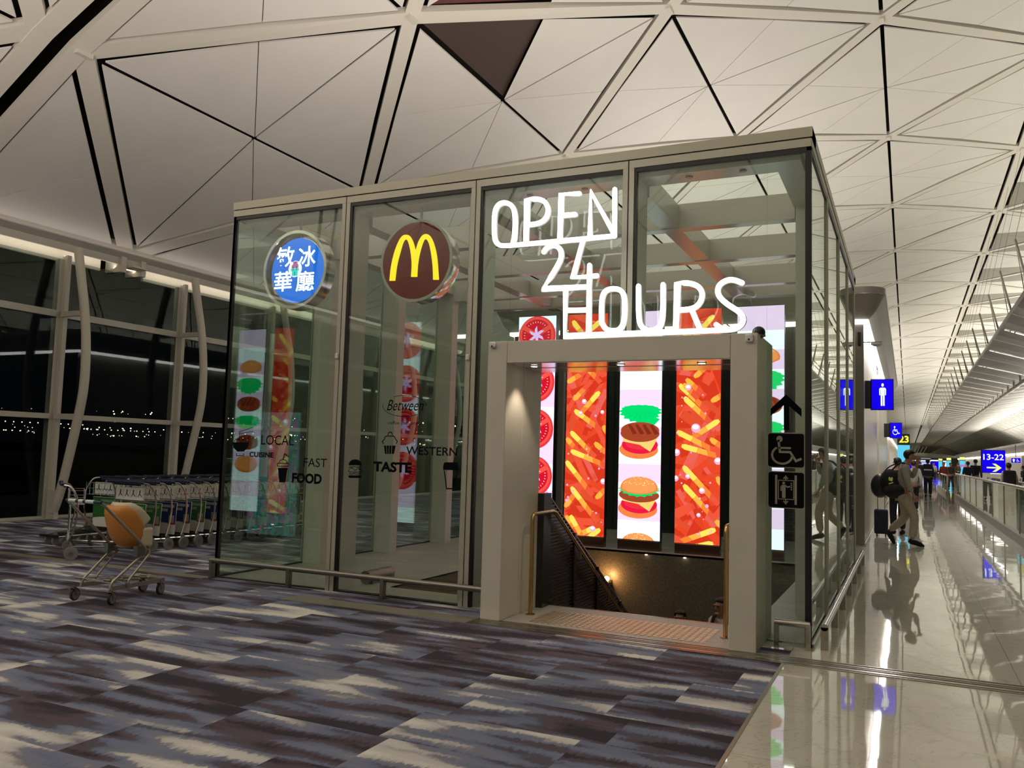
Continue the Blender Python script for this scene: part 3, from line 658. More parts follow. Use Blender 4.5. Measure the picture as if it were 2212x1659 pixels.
# head frames (one under each bay) + posts + gaskets + panes
def bay_front(i):
    a, b = XB[i], XB[i + 1]; g = .006
    xa = a + (g if i else 0); xb = b - (g if i < 3 else 0)
    m = MB(); m.box(xa, xb, PY0 - .008, PY0 + .09, 4.275, 4.347); LP(m, 'head_frame', M['frame'])
    zb = 0
    if i:                                      # post on the left side of the bay
        z0 = 2.59 if i == 3 else 0
        MB_ = MB(); MB_.box(a + g, a + .055, PY0 - .006, PY0 + .09, z0, 4.28); LP(MB_, 'post', M['frame'])
    if i < 3:
        z0 = 2.59 if i == 2 else 0
        MB_ = MB(); MB_.box(b - .055, b - g, PY0 - .006, PY0 + .09, z0, 4.28); LP(MB_, 'post', M['frame'])
        MB_ = MB(); MB_.box(b - g, b + g, PY0 + .01, PY0 + .09, z0, 4.345); LP(MB_, 'gasket', M['black'])
    l = a + (.055 if i else 0); r = b - (.055 if i < 3 else .0)
    k = MB(); k.box(l, r, PY0 + .0, PY0 + .05, 4.235, 4.276)
    gl = .028 if i else .036; gr = .05 if i == 3 else .0
    z0 = 2.59 if i == 3 else 0
    k.box(l, l + gl, PY0, PY0 + .05, z0, 4.24)
    if gr: k.box(r - gr, r, PY0 - .002, PY0 + .05, 0, 4.24)
    if i < 2: k.box(l + gl, r - gr, PY0, PY0 + .04, 0, .012)
    LP(k, 'gasket', M['black'])
    l += gl; r -= gr
    p = MB()
    if i < 2: p.box(l, r, PY0 + .012, PY0 + .026, .012, 4.236)
    elif i == 2: p.box(l, -3.605, PY0 + .012, PY0 + .026, .012, 4.236); p.box(-3.605, r, PY0 + .012, PY0 + .026, 2.595, 4.236)
    else: p.box(l, -1.105, PY0 + .012, PY0 + .026, 2.595, 4.236); p.box(-1.105, r, PY0 + .012, PY0 + .026, .012, 4.236)
    LP(p, 'glass_pane', M['glass'])
    if i == 3: q = MB(); q.box(-1.10, r, PY0 + .03, PY0 + .04, .012, .03); LP(q, 'gasket', M['steel'])
for i in range(4): bay_front(i)
q = MB(); q.box(-5.6, -4.05, PY0 + .03, PY0 + .045, .0, .022); LP(q, 'sill_line', M['steel'])
def bay_side(x, sgn, i):
    a, b = YB[i], YB[i + 1]; g = .006
    X0, X1 = (x - .09, x) if sgn > 0 else (x, x + .09)
    m = MB(); m.box(X0, X1 + .004 * sgn, a + g, b - g, 4.275, 4.347); LP(m, 'head_frame', M['frame'])
    if i < 3:
        for u, v in ((b - .075, b - .012), (b + .012, b + .055)):
            m = MB(); m.box(X0 + (.0 if sgn > 0 else -.004), X1 + (.004 if sgn > 0 else 0), u, v, 0, 4.28); LP(m, 'post', M['frame'])
        m = MB(); m.box(x - .055 if sgn > 0 else x - .006, x + .006 if sgn > 0 else x + .055, b - .012, b + .012, 0, 4.345); LP(m, 'gasket', M['black'])
    else:
        m = MB(); m.box(X0, X1, b - .05, b, 0, 4.28); LP(m, 'post', M['frame'])
    l = a + (.055 if i else .0); r = b - (.075 if i < 3 else .05)
    xa = x - .026 if sgn > 0 else x + .012
    m = MB(); m.box(xa - .012, xa + .026, l, r, 4.24, 4.276); m.box(xa - .012, xa + .026, l, l + .03, 0, 4.24); m.box(xa - .005, xa + .02, l, r, 0, .02); LP(m, 'gasket', M['black'])
    m = MB(); m.box(xa, xa + .014, l + .03, r, .02, 4.24); LP(m, 'glass_pane', M['glass_side'])
for i in range(4): bay_side(PX1, 1, i); bay_side(PX0, -1, i)
for i in range(4):
    m = MB(); m.box(XB[i] + .05, XB[i + 1] - .05, PY1 - .03, PY1 - .016, .02, 4.27); LP(m, 'glass_pane', M['glass'])
    m = MB(); m.box(XB[i + 1] - .05, XB[i + 1] + (.05 if i < 3 else -.0), PY1 - .09, PY1, 0, 4.28); LP(m, 'post', M['fin'])
m = MB(); m.box(PX1 - .0, PX1 + .02, PY0 + .02, 14.0, 0, .03); LP(m, 'sill_line', M['steel'])
# fins inside
def fin(x0, x1, y0, y1, z0=0):
    m = MB(); m.box(x0, x1, y0, y1, z0, 4.2); LP(m, 'fin', M['fin'])
fin(-5.76, -5.60, PY0 + .06, 7.84); fin(-4.12, -3.96, PY0 + .06, 7.84); fin(-2.46, -2.30, PY0 + .06, 7.84, 2.6)
for y in YB[1:4]: fin(-7.27, -6.99, y - .09, y + .1); fin(-1.04, -.80, y - .09, y + .1)
# roof beams
for y in YB[1:4] + [13.3]:
    m = MB(); m.box(-7.0, -1.05, y - .07, y + .08, 4.08, 4.36); LP(m, 'roof_beam', M['white_soffit'])
for x in XB[1:4]:
    m = MB(); m.box(x - .1, x + .1, 7.84, 13.75, 4.09, 4.34); LP(m, 'roof_beam', M['white_soffit'])
m = MB(); m.box(PX0 + .1, PX1 - .1, PY0 + .09, 7.84, 4.2, 4.345); LP(m, 'soffit', M['white_soffit'])
m = MB(); m.box(PX0 + .1, PX1 - .1, 13.75, 14.0, 4.2, 4.345); LP(m, 'soffit', M['white_soffit'])
m = MB(); m.box(PX0 + .1, -6.99, 7.84, 13.75, 4.2, 4.345); LP(m, 'soffit', M['white_soffit'])
m = MB(); m.box(-1.06, PX1 - .1, 7.84, 13.75, 4.2, 4.345); LP(m, 'soffit', M['white_soffit'])
for x in (-3.5, -2.9, -1.85, -1.35):
    m = MB(); m.lathe([(.035, 0), (.035, -.012), (.02, -.014)], (x, 7.68, 4.2), n=16); LP(m, 'downlight', M['steel_dark'], True)

# ------------------------------------------------------------------ entrance portal
por = thing('entrance_portal', 'thick pale painted portal framing the stair down in the pavilion front', 'portal', (-3.6, 7.03, 0))
def PP(mb, name, mat, smooth=False, bevel=0.):
    o = mb.build(name, mat, None, smooth, bevel); o.parent = por; o.matrix_parent_inverse = Matrix.Translation((3.6, -7.03, 0)); return o
m = MB()
m.box(-3.6, -3.40, 7.035, 7.875, 0, 2.59); PP(m, 'left_pillar', M['portal'], bevel=.006)
m = MB(); m.box(-1.33, -1.11, 7.035, 7.875, 0, 2.59); PP(m, 'right_pillar', M['portal'], bevel=.006)
m = MB(); m.box(-3.398, -1.332, 7.036, 7.875, 2.383, 2.588); PP(m, 'lintel', M['portal'], bevel=.004)
m = MB(); m.box(-3.398, -1.332, 7.05, 7.43, 2.376, 2.384); m.box(-3.398, -1.332, 7.45, 7.87, 2.372, 2.384); PP(m, 'soffit', M['portal_soffit'])
m = MB(); m.box(-3.402, -3.396, 7.425, 7.455, 0, 2.38); PP(m, 'joint_strip', M['fin'])
for x in (-3.22, -2.36, -1.62):
    m = MB(); m.lathe([(.042, 0), (.042, -.006), (.034, -.007)], (x, 7.27, 2.376), n=20); d_ = PP(m, 'downlight', M['white'], True)
    m2 = MB(); m2.lathe([(.03, 0), (.03, -.002)], (x, 7.27, 2.369), n=20); l_ = m2.build('lens', M['lamp'], None, True); l_.parent = d_
for x, z, w, lab in ((-3.545, 2.555, .028, 'small square sensor on the left top corner of the portal'), (-1.175, 2.545, .033, 'small square sensor on the right top corner of the portal')):
    m = MB(); m.box(-w, w, -.03, 0, -w, w); o = m.build('door_sensor', M['white'], bevel=.012); o.location = (x, 7.034, z); tag(o, lab, 'sensor')
    m = MB(); m.lathe([(.008, 0), (.009, -.003)], (0, -.03, -.014), axis='y', n=10); m.build('lens', M['plastic_black'], o)
for x, z in ((-5.69, 2.55), (-4.05, 2.5)):
    m = MB(); m.box(-.02, .02, -.025, 0, -.03, .03); o = m.build('door_sensor', M['white'], bevel=.01); o.location = (x, 7.468, z); tag(o, 'tiny square sensor halfway up the frame post ' + ('between the two round signs' if x < -5 else 'left of the portal'), 'sensor')
m = MB(); m.ball((0, 0, 0), .055, 20, 12); o = m.build('dome_camera', M['plastic_black'], smooth='all'); o.location = (-1.13, 7.22, 2.615); tag(o, 'dark dome camera on the top right edge of the portal', 'camera')
m = MB(); m.lathe([(.057, -.012), (.057, .0)], (0, 0, -.02), n=20); m.build('ring', M['steel'], o, True)

# ------------------------------------------------------------------ neon OPEN 24 HOURS
BKN = BK['neon']
neo = thing('neon_sign', 'white glowing neon lettering reading OPEN 24 HOURS above the entrance portal', 'sign', (-3.0, 7.2, 2.6))
def soft_path(P):
    # smooth bends, but keep corners sharper than 62 degrees
    out = []; seg = [P[0]]
    for i in range(1, len(P)):
        seg.append(P[i])
        sharp = i < len(P) - 1 and (P[i] - P[i - 1]).angle(P[i + 1] - P[i]) > 1.08
        if sharp or i == len(P) - 1:
            closed = (seg[0] - seg[-1]).length < 1e-4
            if len(seg) > 2 and max((b - a).length for a, b in zip(seg, seg[1:])) < 3:
                q = [seg[0]]
                for j in range(1, len(seg) - 1):
                    a, b, c = seg[j - 1], seg[j], seg[j + 1]
                    pa = b + (a - b) * (.5 if (a - b).length < .3 else .13 / (a - b).length); pc = b + (c - b) * (.5 if (c - b).length < .3 else .13 / (c - b).length)
                    q += [(1 - t) ** 2 * pa + 2 * t * (1 - t) * b + t * t * pc for t in (0, .2, .4, .6, .8, 1)]
                q.append(seg[-1]); seg = q
            out += seg if not out else seg[1:]
            seg = [P[i]]
    r = [out[0]]
    for p in out[1:]:
        if (p - r[-1]).length > .004: r.append(p)
    return r
for word, strokes in BKN.items():
    a = MB(); b = MB()
    for s in strokes:
        P = [Vector((x + 3.0, 0, z - 2.6)) for x, z in s]
        curvy = len(P) > 3
        # round the corners; strokes made of many points are bends
        Q = soft_path(P)
        a.tube(Q, .0225, 10, round_end=True)
        b.tube([q + Vector((0, .035, 0)) for q in Q], .024, 8, round_end=True)
    nm = {'open': 'open_letters', '24': 'numeral_24', 'hours': 'hours_letters'}[word]
    o1 = a.build(nm.replace('numeral_24', 'numerals'), M['neon'], neo, 'all')
    b.build('channel', M['fin'], o1, 'all')
m = MB()
for x in (-.75, -.2): m.tube([(x, .03, 1.1), (x, .27, 1.1)], .006, 6)
for x in (.1, .9, 1.6): m.tube([(x, .03, .1), (x, .27, .1)], .006, 6)
m.build('mounting_rod', M['steel'], neo)

# ------------------------------------------------------------------ round hanging signs
def round_sign(x, z, r, y, label, name='round_sign'):
    t = thing(name, label, 'sign', (x, y, z))
    return t
y = 7.62
mc = round_sign(-4.815, 3.594, .455, y, 'round dark red hanging sign with glowing yellow double arches')
m = MB(); m.lathe([(.425, .0), (.455, .0), (.457, .16), (.452, .17), (.02, .17)], (0, 0, 0), 'y', 64, caps=False); m.build('housing', M['chrome'], mc, True)
m = MB(); m.lathe([(.425, -.004), (.425, .002)], (0, 0, 0), 'y', 64); m.lathe([(.455, .0), (.455, -.006), (.425, -.007), (.425, 0)], (0, 0, 0), 'y', 64, 1, caps=False)
m.build('face', [em('oxblood_face', (.045, .003, .001), 1., (.10, .008, .003)), M['fin']], mc)
m = MB()
f3 = [Vector((a + 4.815, -.014, b - 3.594)) for a, b in BK['M']]
arch = em('arch_yellow', (1, .78, .01), 1.15)
def lobe(O, I):
    O = smooth_path(O, 4); I = smooth_path(I, 4)
    for i in range(len(O) - 1): m.add([O[i], O[i + 1], I[i + 1], I[i]], [(0, 1, 2, 3)])
lobe(f3[0:9], [f3[i] for i in range(33, 24, -1)])
lobe([f3[i] for i in (15, 14, 13, 12, 11, 10, 9, 8, 8)], f3[16:25])
m.add([f3[8], f3[24], f3[25]], [(0, 1, 2)])
m.build('arches', arch, mc)
m = MB(); m.tube([(0, .08, .45), (0, .08, .60)], .016, 8); m.build('rod', M['fin'], mc, True)
hz = thing('round_sign', 'round blue hanging sign with white Chinese characters inside a silver ring', 'sign', (-6.47, 7.6, 3.605))
m = MB(); m.lathe([(.43, 0), (.465, 0), (.467, .17), (.43, .17), (.43, 0)], (0, 0, 0), 'y', 64, caps=False); m.build('ring', M['chrome'], hz, True)
m = MB(); m.lathe([(.385, .06), (.392, .062), (.392, .15), (.2, .15)], (0, 0, 0), 'y', 64); m.build('light_box', M['chrome'], hz, True)
m = MB(); m.lathe([(.384, .056), (.384, .062)], (0, 0, 0), 'y', 64); m.build('face', em('sign_azure', (.015, .17, .8), 1.), hz)
pl = lambda a, b: Vector((a + 6.47, .05, b - 3.605))
pl2 = lambda a, b: Vector((a + 6.47, .047, b - 3.605))
m = MB()
for ch, k in (('敏', 'hz_a'), ('冰', 'hz_b'), ('華', 'hz_c'), ('廳', 'hz_d')):
    q = BK[k]; text_to(m, ch, q, pl, .011)
m.build('characters', em('sign_white_bright', (.95, .97, 1), 3.), hz)
q = BK['hz_logo']; cx, cz = (q[0] + q[1]) / 2, (q[2] + q[3]) / 2
m = MB(); w = lambda a, b: (cx + a * .1, cz + b * .1)
m.add([pl2(*p) for p in disc_pts((cx, cz), .098, 28)], [tuple(range(28))], 0)
f = lambda pts, mi: m.add([pl2(*w(*p)) - Vector((0, .003, 0)) for p in pts], [tuple(range(len(pts)))], mi)
f([(-.52, .08), (.5, .08), (.52, .45), (.34, .62), (.36, .9), (-.36, .9), (-.3, .6), (-.5, .42)], 1)
f([(-.6, .06), (-.62, -.2), (-.45, -.3), (-.42, -.85), (.42, -.85), (.45, -.3), (.6, -.2), (.58, .06)], 2)
for a, b, c in ((-.25, .3, -.15), (.25, .3, -.15), (0, -.4, -.75), (0, .85, .62)): line_quads(m, [w(a, b), w(a, c)], .009, lambda u, v: pl2(u, v) - Vector((0, .006, 0)), 3)
m.build('emblem', [em('sign_white_soft', (1, 1, 1), 1.3), M['sign_pink'], em('sign_teal', (.02, .75, .7), 1.), M['plastic_black']], hz)
m = MB(); m.tube([(-.01, .1, .44), (-.01, .1, .60)], .018, 8); m.tube([(0, .1, .38), (0, .1, .44)], .01, 8); m.tube([(0, .1, -.44), (0, .1, -.38)], .01, 8); m.build('rod', M['fin'], hz, True)

# ------------------------------------------------------------------ vinyl lettering on the glass
YG = 7.475 + .012 - .003
pg = lambda u, v: Vector((u, YG, v))
def decal(name, label, cat, fn, mats=None):
    m = MB(); fn(m)
    xs = [v[0] for v in m.v]; zs = [v[2] for v in m.v]; c = Vector(((min(xs) + max(xs)) / 2, YG, (min(zs) + max(zs)) / 2))
    m.v = [tuple(Vector(v) - c) for v in m.v]
    o = m.build(name, mats or M['decal'], loc=c); return tag(o, label, cat)
TX = BK['text']
for w_, bold, lab in (('LOCAL', .0, 'upper line of the lettering beside the noodle bowl'), ('CUISINE', .03, 'lower line under LOCAL'), ('FAST', 0., 'thin word upper right of the drink cup'), ('FOOD', .045, 'bold word right of the drink cup'), ('TASTE', .045, 'bold word right of the burger'), ('WESTERN', .01, 'thin word right of the cupcake')):
    decal('window_lettering', 'black vinyl word %s on glass, %s' % (w_, lab), 'lettering', lambda m: text_to(m, w_, TX[w_], pg, bold))
lg = thing('window_logo', 'black cursive vinyl logo in an oval with small words below, on the second bay', 'logo', (-4.815, YG, 1.95))
lp = lambda u, v: Vector((u + 4.815, 0, v - 1.95))
m = MB(); text_to(m, 'Between', TX['Between'], lp, .0, .35); m.build('script', M['decal'], lg)
for p, w in BK['decal']['between_oval']['line']: m = MB(); line_quads(m, p, w, lp); m.build('oval_line', M['decal'], lg)
m = MB(); text_to(m, 'coffee and sando', TX['coffee'], lp, .0); m.build('small_words', M['decal'], lg)
for k, lab in (('bowl', 'noodle bowl with chopsticks at the left corner'), ('cup', 'drink cup with domed lid and straw above FOOD'), ('burger', 'layered burger left of TASTE'), ('cupcake', 'cupcake below the oval logo'), ('coffee', 'takeaway coffee cup at the right of the second bay')):
    def ic(m, d=BK['decal'][k]):
        for p in d['poly']: m.add([pg(*q) for q in p], [tuple(range(len(p)))])
        for p, w in d['line']: line_quads(m, p, w * 1.15, pg)
    decal('window_icon', 'black vinyl icon of a ' + lab, 'icon', ic)
def arw(m):
    P = BK['decal']['arrow']['poly'][0]; q = [P[i] for i in (0, 1, 2, 3, 4, 5, 6, 7, 8)]
    for idx in ((0, 1, 2, 3), (0, 3, 6), (0, 6, 7, 8), (3, 4, 5, 6)): m.add([pg(*q[i]) for i in idx], [tuple(range(len(idx)))])
decal('window_arrow', 'large black arrow pointing up on the glass right of the portal', 'arrow', arw)
def rrect(x0, x1, z0, z1, r, k=5):
    P = []
    for cx_, cz_, a in ((x1 - r, z1 - r, 0), (x0 + r, z1 - r, 90), (x0 + r, z0 + r, 180), (x1 - r, z0 + r, 270)):
        P += [(cx_ + r * math.cos(math.radians(a + 90 * i / k)), cz_ + r * math.sin(math.radians(a + 90 * i / k))) for i in range(k + 1)]
    return P
def plate(q, label, fn):
    x0, x1, z0, z1 = q; t = thing('access_sign', label, 'sign', ((x0 + x1) / 2, YG - .006, (z0 + z1) / 2)); W_, H_ = (x1 - x0) / 2, (z1 - z0) / 2
    P = rrect(-W_, W_, -H_, H_, .025); m = MB(); m.prism([(a, 0, b) for a, b in P], (0, .006, 0)); m.build('border', M['plate_mark'], t)
    P = rrect(-W_ + .008, W_ - .008, -H_ + .008, H_ - .008, .02); m = MB(); m.prism([(a, -.001, b) for a, b in P], (0, .001, 0)); m.build('plate', M['plate'], t)
    m = MB(); fn(m, lambda u, v: Vector((-W_ + 2 * W_ * u, -.0022, -H_ + 2 * H_ * v))); m.build('pictogram', M['plate_mark'], t)
plate(BK['plates']['wc'], 'black square wheelchair sign on the glass right of the portal', wheelchair)
def lift(m, pl_):
    f = lambda x, y: ((x - 105) / 500, 1 - (y - 1095) / 495)
    for x in (222, 482): m.add([pl_(*f(x - 15, 1145)), pl_(*f(x + 15, 1145)), pl_(*f(x + 15, 1535)), pl_(*f(x - 15, 1535))], [(0, 1, 2, 3)])
    line_quads(m, [f(*p) for p in ((253, 1216), (455, 1216), (455, 1466), (253, 1466), (253, 1216))], .02, pl_)
    line_quads(m, [f(350, 1212), f(350, 1165)], .035, pl_); line_quads(m, [f(325, 1190), f(350, 1158), f(375, 1190)], .03, pl_)
    line_quads(m, [f(350, 1468), f(350, 1520)], .035, pl_); line_quads(m, [f(325, 1495), f(350, 1528), f(375, 1495)], .03, pl_)
    m.add([pl_(*p) for p in disc_pts(f(322, 1252), .038, 14)], [tuple(range(14))])
    for a in ([(300, 1275), (348, 1275), (348, 1450), (300, 1450)], ): m.add([pl_(*f(*p)) for p in a], [(0, 1, 2, 3)])
    line_quads(m, [f(345, 1285), f(372, 1305), f(400, 1297)], .034, pl_); line_quads(m, [f(302, 1285), f(288, 1300), f(288, 1350)], .03, pl_)
    for y_ in (1254, 1281, 1308, 1335): m.add([pl_(*p) for p in disc_pts(f(425, y_), .02, 10)], [tuple(range(10))])
plate(BK['plates']['lift'], 'black square lift sign with a person in a cabin, below the wheelchair sign', lift)

# ------------------------------------------------------------------ tall LED screens at the back of the pavilion
SC_W, SC_Z0, SC_Z1 = .722, .17, 3.97
def clip(P, x0, x1, z0, z1):
    for ax, lim, keep in ((0, x0, 1), (0, x1, -1), (1, z0, 1), (1, z1, -1)):
        out = []
        for i in range(len(P)):
            a, b = P[i - 1], P[i]; da, db = (a[ax] - lim) * keep, (b[ax] - lim) * keep
            if (da >= 0) != (db >= 0):
                t = da / (da - db); out.append((a[0] + (b[0] - a[0]) * t, a[1] + (b[1] - a[1]) * t))
            if db >= 0: out.append(b)
        P = out
        if len(P) < 3: return []
    return P
sm = {}
def E_(name, c, s=1.): sm[name] = em('screen_' + name, c, s * .85); return name
for a in (('bluewhite', (.80, .93, 1), 1.5), ('pink', (.92, .70, 1.), 1.15), ('red', (.93, .035, .055), 1.), ('rim', (1, .10, .07), 1.), ('deep', (.75, .006, .03), 1.), ('seed', (1, .72, .45), 1.2), ('lilac', (.78, .55, 1.), 1.2),
          ('bun', (1, .36, .10), 1.05), ('bunlow', (1, .25, .06), 1.), ('sesame', (1, .85, .4), 1.3), ('lettuce', (.0, .80, .18), 1.), ('lettuce2', (.0, .62, .12), 1.), ('patty', (.40, .065, .022), 1.), ('grill', (.25, .025, .012), 1.), ('cheese', (1, .70, .18), 1.), ('tomato', (.9, .01, .06), 1.),
          ('orange0', (.88, .07, .022), 1.), ('orange1', (.74, .042, .014), 1.), ('orange2', (.92, .10, .045), 1.), ('salmon', (.90, .135, .10), 1.), ('fry', (1, .72, .10), 1.2), ('fry2', (1, .48, .06), 1.05), ('fry3', (1, .26, .04), 1.), ('bubble', (.95, .45, .65), 1.1), ('glint', (1, .9, 1), 1.6), ('patch', (.82, .085, .03), 1.)): E_(*a)
SN = list(sm); SMATS = [sm[k] for k in SN]
class Art:
    def __init__(s): s.m = MB(); s.d = 0
    def poly(s, P, c, layer):
        P = clip([(p[0], p[1]) for p in P], 0, SC_W, SC_Z0, SC_Z1)
        if P:
            s.m.add([(p[0], -.0004 * layer, p[1]) for p in P], [tuple(range(len(P)))], SN.index(c))
def burger_bun(A, cx, z, w, L, top=True):
    P = [(cx + w * math.cos(t), z + (.36 if top else .2) * w * 2 * .8 * math.sin(t)) for t in [PI * i / 16 for i in range(17)]] if top else disc_pts((cx, z), w, 24, w * .42)
    if top: P += [(cx - w * .98, z - .04), (cx - w * .6, z - .09), (cx, z - .11), (cx + w * .6, z - .09), (cx + w * .98, z - .04)]
    A.poly(P, 'bunlow', L)
    if top:
        A.poly([(cx + (p[0] - cx) * .9, z + .01 + (p[1] - z) * .93) for p in P], 'bun', L + 1)
        for i in range(26):
            a = rnd.uniform(.2, PI - .2); q = rnd.uniform(.15, .85); x, y = cx + w * q * math.cos(a), z + .03 + .56 * w * q * math.sin(a)
            A.poly(disc_pts((x, y), .009, 6, .006), 'sesame', L + 2)
def lettuce(A, cx, z, w, L, flat_=.5):
    r2 = random.Random(3); P = []; n = 34
    for i in range(n):
        t = 2 * PI * i / n; k = 1 + (.14 if i % 2 else -.06) * (1 if math.sin(t) < .3 else .25); P.append((cx + w * k * math.cos(t), z + w * flat_ * k * math.sin(t) + .06 * w * math.cos(2 * t)))
    A.poly(P, 'lettuce', L)
    for i in range(7):
        a = PI * (1.08 + i * .14); A.poly([(cx, z + .02), (cx + w * .8 * math.cos(a), z + w * flat_ * .8 * math.sin(a)), (cx + w * .8 * math.cos(a + .05), z + w * flat_ * .8 * math.sin(a + .05))], 'lettuce2', L + 1)
def patty(A, cx, z, w, L, h=.33):
    A.poly(disc_pts((cx, z - .05), w, 28, w * h * 1.3), 'patty', L); A.poly(disc_pts((cx, z), w * .985, 28, w * h * 1.25), 'patty', L + 1)
    for i in range(4):
        x = cx - w * .62 + i * w * .37; A.poly([(x, z + .09), (x + .05, z + .10), (x + .16, z - .05), (x + .09, z - .07)], 'grill', L + 2)
def bands(A, zs, c0='bluewhite'):
    for i, z in enumerate(zs[:-1]): A.poly([(0, zs[i]), (SC_W, zs[i]), (SC_W, zs[i + 1]), (0, zs[i + 1])], ['bluewhite', 'pink'][(i + (c0 == 'pink')) % 2], 1)
def art_tomato():
    A = Art(); bands(A, [.17, .45, .9, 1.35, 1.9, 2.35, 2.9, 3.3, 3.75, 3.97])
    for z in (3.62, 2.79, 1.97, 1.14):
        cx = .36; r = .355
        A.poly(disc_pts((cx, z), r, 40), 'red', 2); A.poly(disc_pts((cx - .01, z + .012), r * .92, 40), 'rim', 3); A.poly(disc_pts((cx - .01, z + .012), r * .80, 40), 'deep', 4)
        for a in (30, 150, 270):
            t = math.radians(a); n = Vector((-math.sin(t), math.cos(t))) * .035; d = Vector((math.cos(t), math.sin(t))) * r * .84
            c = Vector((cx - .01, z + .012)); A.poly([c + n, c + d + n * 1.2, c + d - n * 1.2, c - n], 'rim', 5)
        st = []
        for i in range(18):
            t = 2 * PI * i / 18; k = (.145, .10, .045)[i % 3] if True else 0; st.append((cx - .01 + k * 1.15 * math.cos(t + .5), z + .012 + k * 1.15 * math.sin(t + .5)))
        A.poly(st, 'lilac', 6); A.poly(disc_pts((cx - .01, z + .012), .055, 12), 'lilac', 7)
        for i in range(30):
            if i % 10 in (2, 3): continue
            t = 2 * PI * i / 30; rr = r * .66; x, y = cx - .01 + rr * math.cos(t), z + .012 + rr * math.sin(t); u = Vector((math.cos(t), math.sin(t))) * .018; v = Vector((-u.y, u.x)) * .4
            c = Vector((x, y)); A.poly([c - u, c + v, c + u, c - v], 'seed', 7)
    return A
def art_fries(seed, fries, bubbles):
    A = Art(); q = random.Random(seed); A.poly([(0, .17), (SC_W, .17), (SC_W, 3.97), (0, 3.97)], 'orange0', 1)
    for i in range(95):
        cx, z = q.uniform(0, SC_W), q.uniform(.17, 3.97); a = q.uniform(-1.3, 1.3); l = q.uniform(.22, .5); w = q.uniform(.04, .085)
        d = Vector((math.cos(a), math.sin(a))) * l; n = Vector((-math.sin(a), math.cos(a))) * w; c = Vector((cx, z))
        A.poly([c - d - n, c + d - n, c + d + n * .7, c - d + n], q.choice(['orange1', 'orange0', 'orange1', 'orange2', 'orange2', 'patch', 'orange1', 'salmon']), 2 + i % 12)
    k = 15
    extra = [(q.uniform(0, .72), q.uniform(.2, 3.9), q.choice([-1, 1]) * q.uniform(.5, 1.0), q.uniform(.22, .34)) for _ in range(9)]
    for i, (x, z, a, l) in enumerate(fries + extra):
        dim = i >= len(fries); d = Vector((math.cos(a), math.sin(a))); n = Vector((-d.y, d.x)) * .043; c = Vector((x, z)); l *= 1.3; L_ = k + i * 3 % 24
        col = ['fry2', 'fry3', 'orange2', 'orange2'] if dim else ['fry', 'fry2', 'fry3', 'orange2']
        A.poly([c - n * .5, c + n * .6, c + d * .05 + n, c + d * l * .4 + n, c + d * l * .4 - n, c + d * .06 - n * 1.1], col[0], L_ + 3)
        A.poly([c + d * l * .35 + n, c + d * l * .62 + n, c + d * l * .7 - n, c + d * l * .42 - n], col[1], L_ + 2)
        A.poly([c + d * l * .55 + n, c + d * l * .85 + n, c + d * l * .92 - n, c + d * l * .6 - n], col[2], L_ + 1)
        A.poly([c + d * l * .8 + n, c + d * l * 1.15 + n, c + d * l * 1.15 - n, c + d * l * .8 - n], col[3], L_)
    for x, z, r in bubbles + [(q.uniform(.03, .7), q.uniform(.3, 3.9), q.uniform(.008, .022)) for _ in range(22)]:
        A.poly(disc_pts((x, z), r, 14), 'bubble', 45); A.poly(disc_pts((x - r * .1, z + r * .25), r * .72, 12, r * .5), 'glint' if r > .03 else 'bubble', 46)
    return A
def art_burger(kind):
    A = Art(); zs = [.17 + .31 * i for i in range(13)]; zs[-1] = 3.97
    bands(A, zs, 'bluewhite'); cx = .36
    if kind == 0:                               # stacked burgers
        lettuce(A, cx, 2.27, .34, 3, .42); A.poly([(cx - .04, 2.3), (cx + .34, 2.16), (cx + .2, 2.02), (cx, 2.08)], 'lettuce', 4)
        def base(z, L):
            A.poly(disc_pts((cx - .02, z - .03), .335, 28, .155), 'bunlow', L); A.poly(disc_pts((cx, z + .05), .31, 28, .15), 'tomato', L + 1); A.poly(disc_pts((cx, z + .07), .25, 24, .10), 'red', L + 2)
            A.poly([(cx - .29, z + .17), (cx + .3, z + .17), (cx + .27, z + .1), (cx + .18, z - .06), (cx, z + .05), (cx - .29, z + .1)], 'cheese', L + 3)
        base(1.68, 5); patty(A, cx, 1.97, .335, 9)
        base(.70, 5); A.poly(disc_pts((cx, .90), .345, 26, .12), 'patty', 9); lettuce(A, cx, .98, .33, 10, .25); burger_bun(A, cx, 1.02, .32, 13)
        burger_bun(A, cx, .12, .28, 13)
        lettuce(A, cx, 3.3, .33, 3, .42)
    else:
        burger_bun(A, .36, 3.15, .30, 5); lettuce(A, .38, 2.80, .33, 5, .5); patty(A, .37, 2.42, .32, 5); lettuce(A, .38, 2.03, .33, 5, .42); patty(A, .36, 1.62, .31, 5); A.poly(disc_pts((.36, 1.13), .31, 28, .17), 'bunlow', 5); A.poly(disc_pts((.36, 1.16), .30, 28, .15), 'bun', 6)
    return A
def S(z): return z
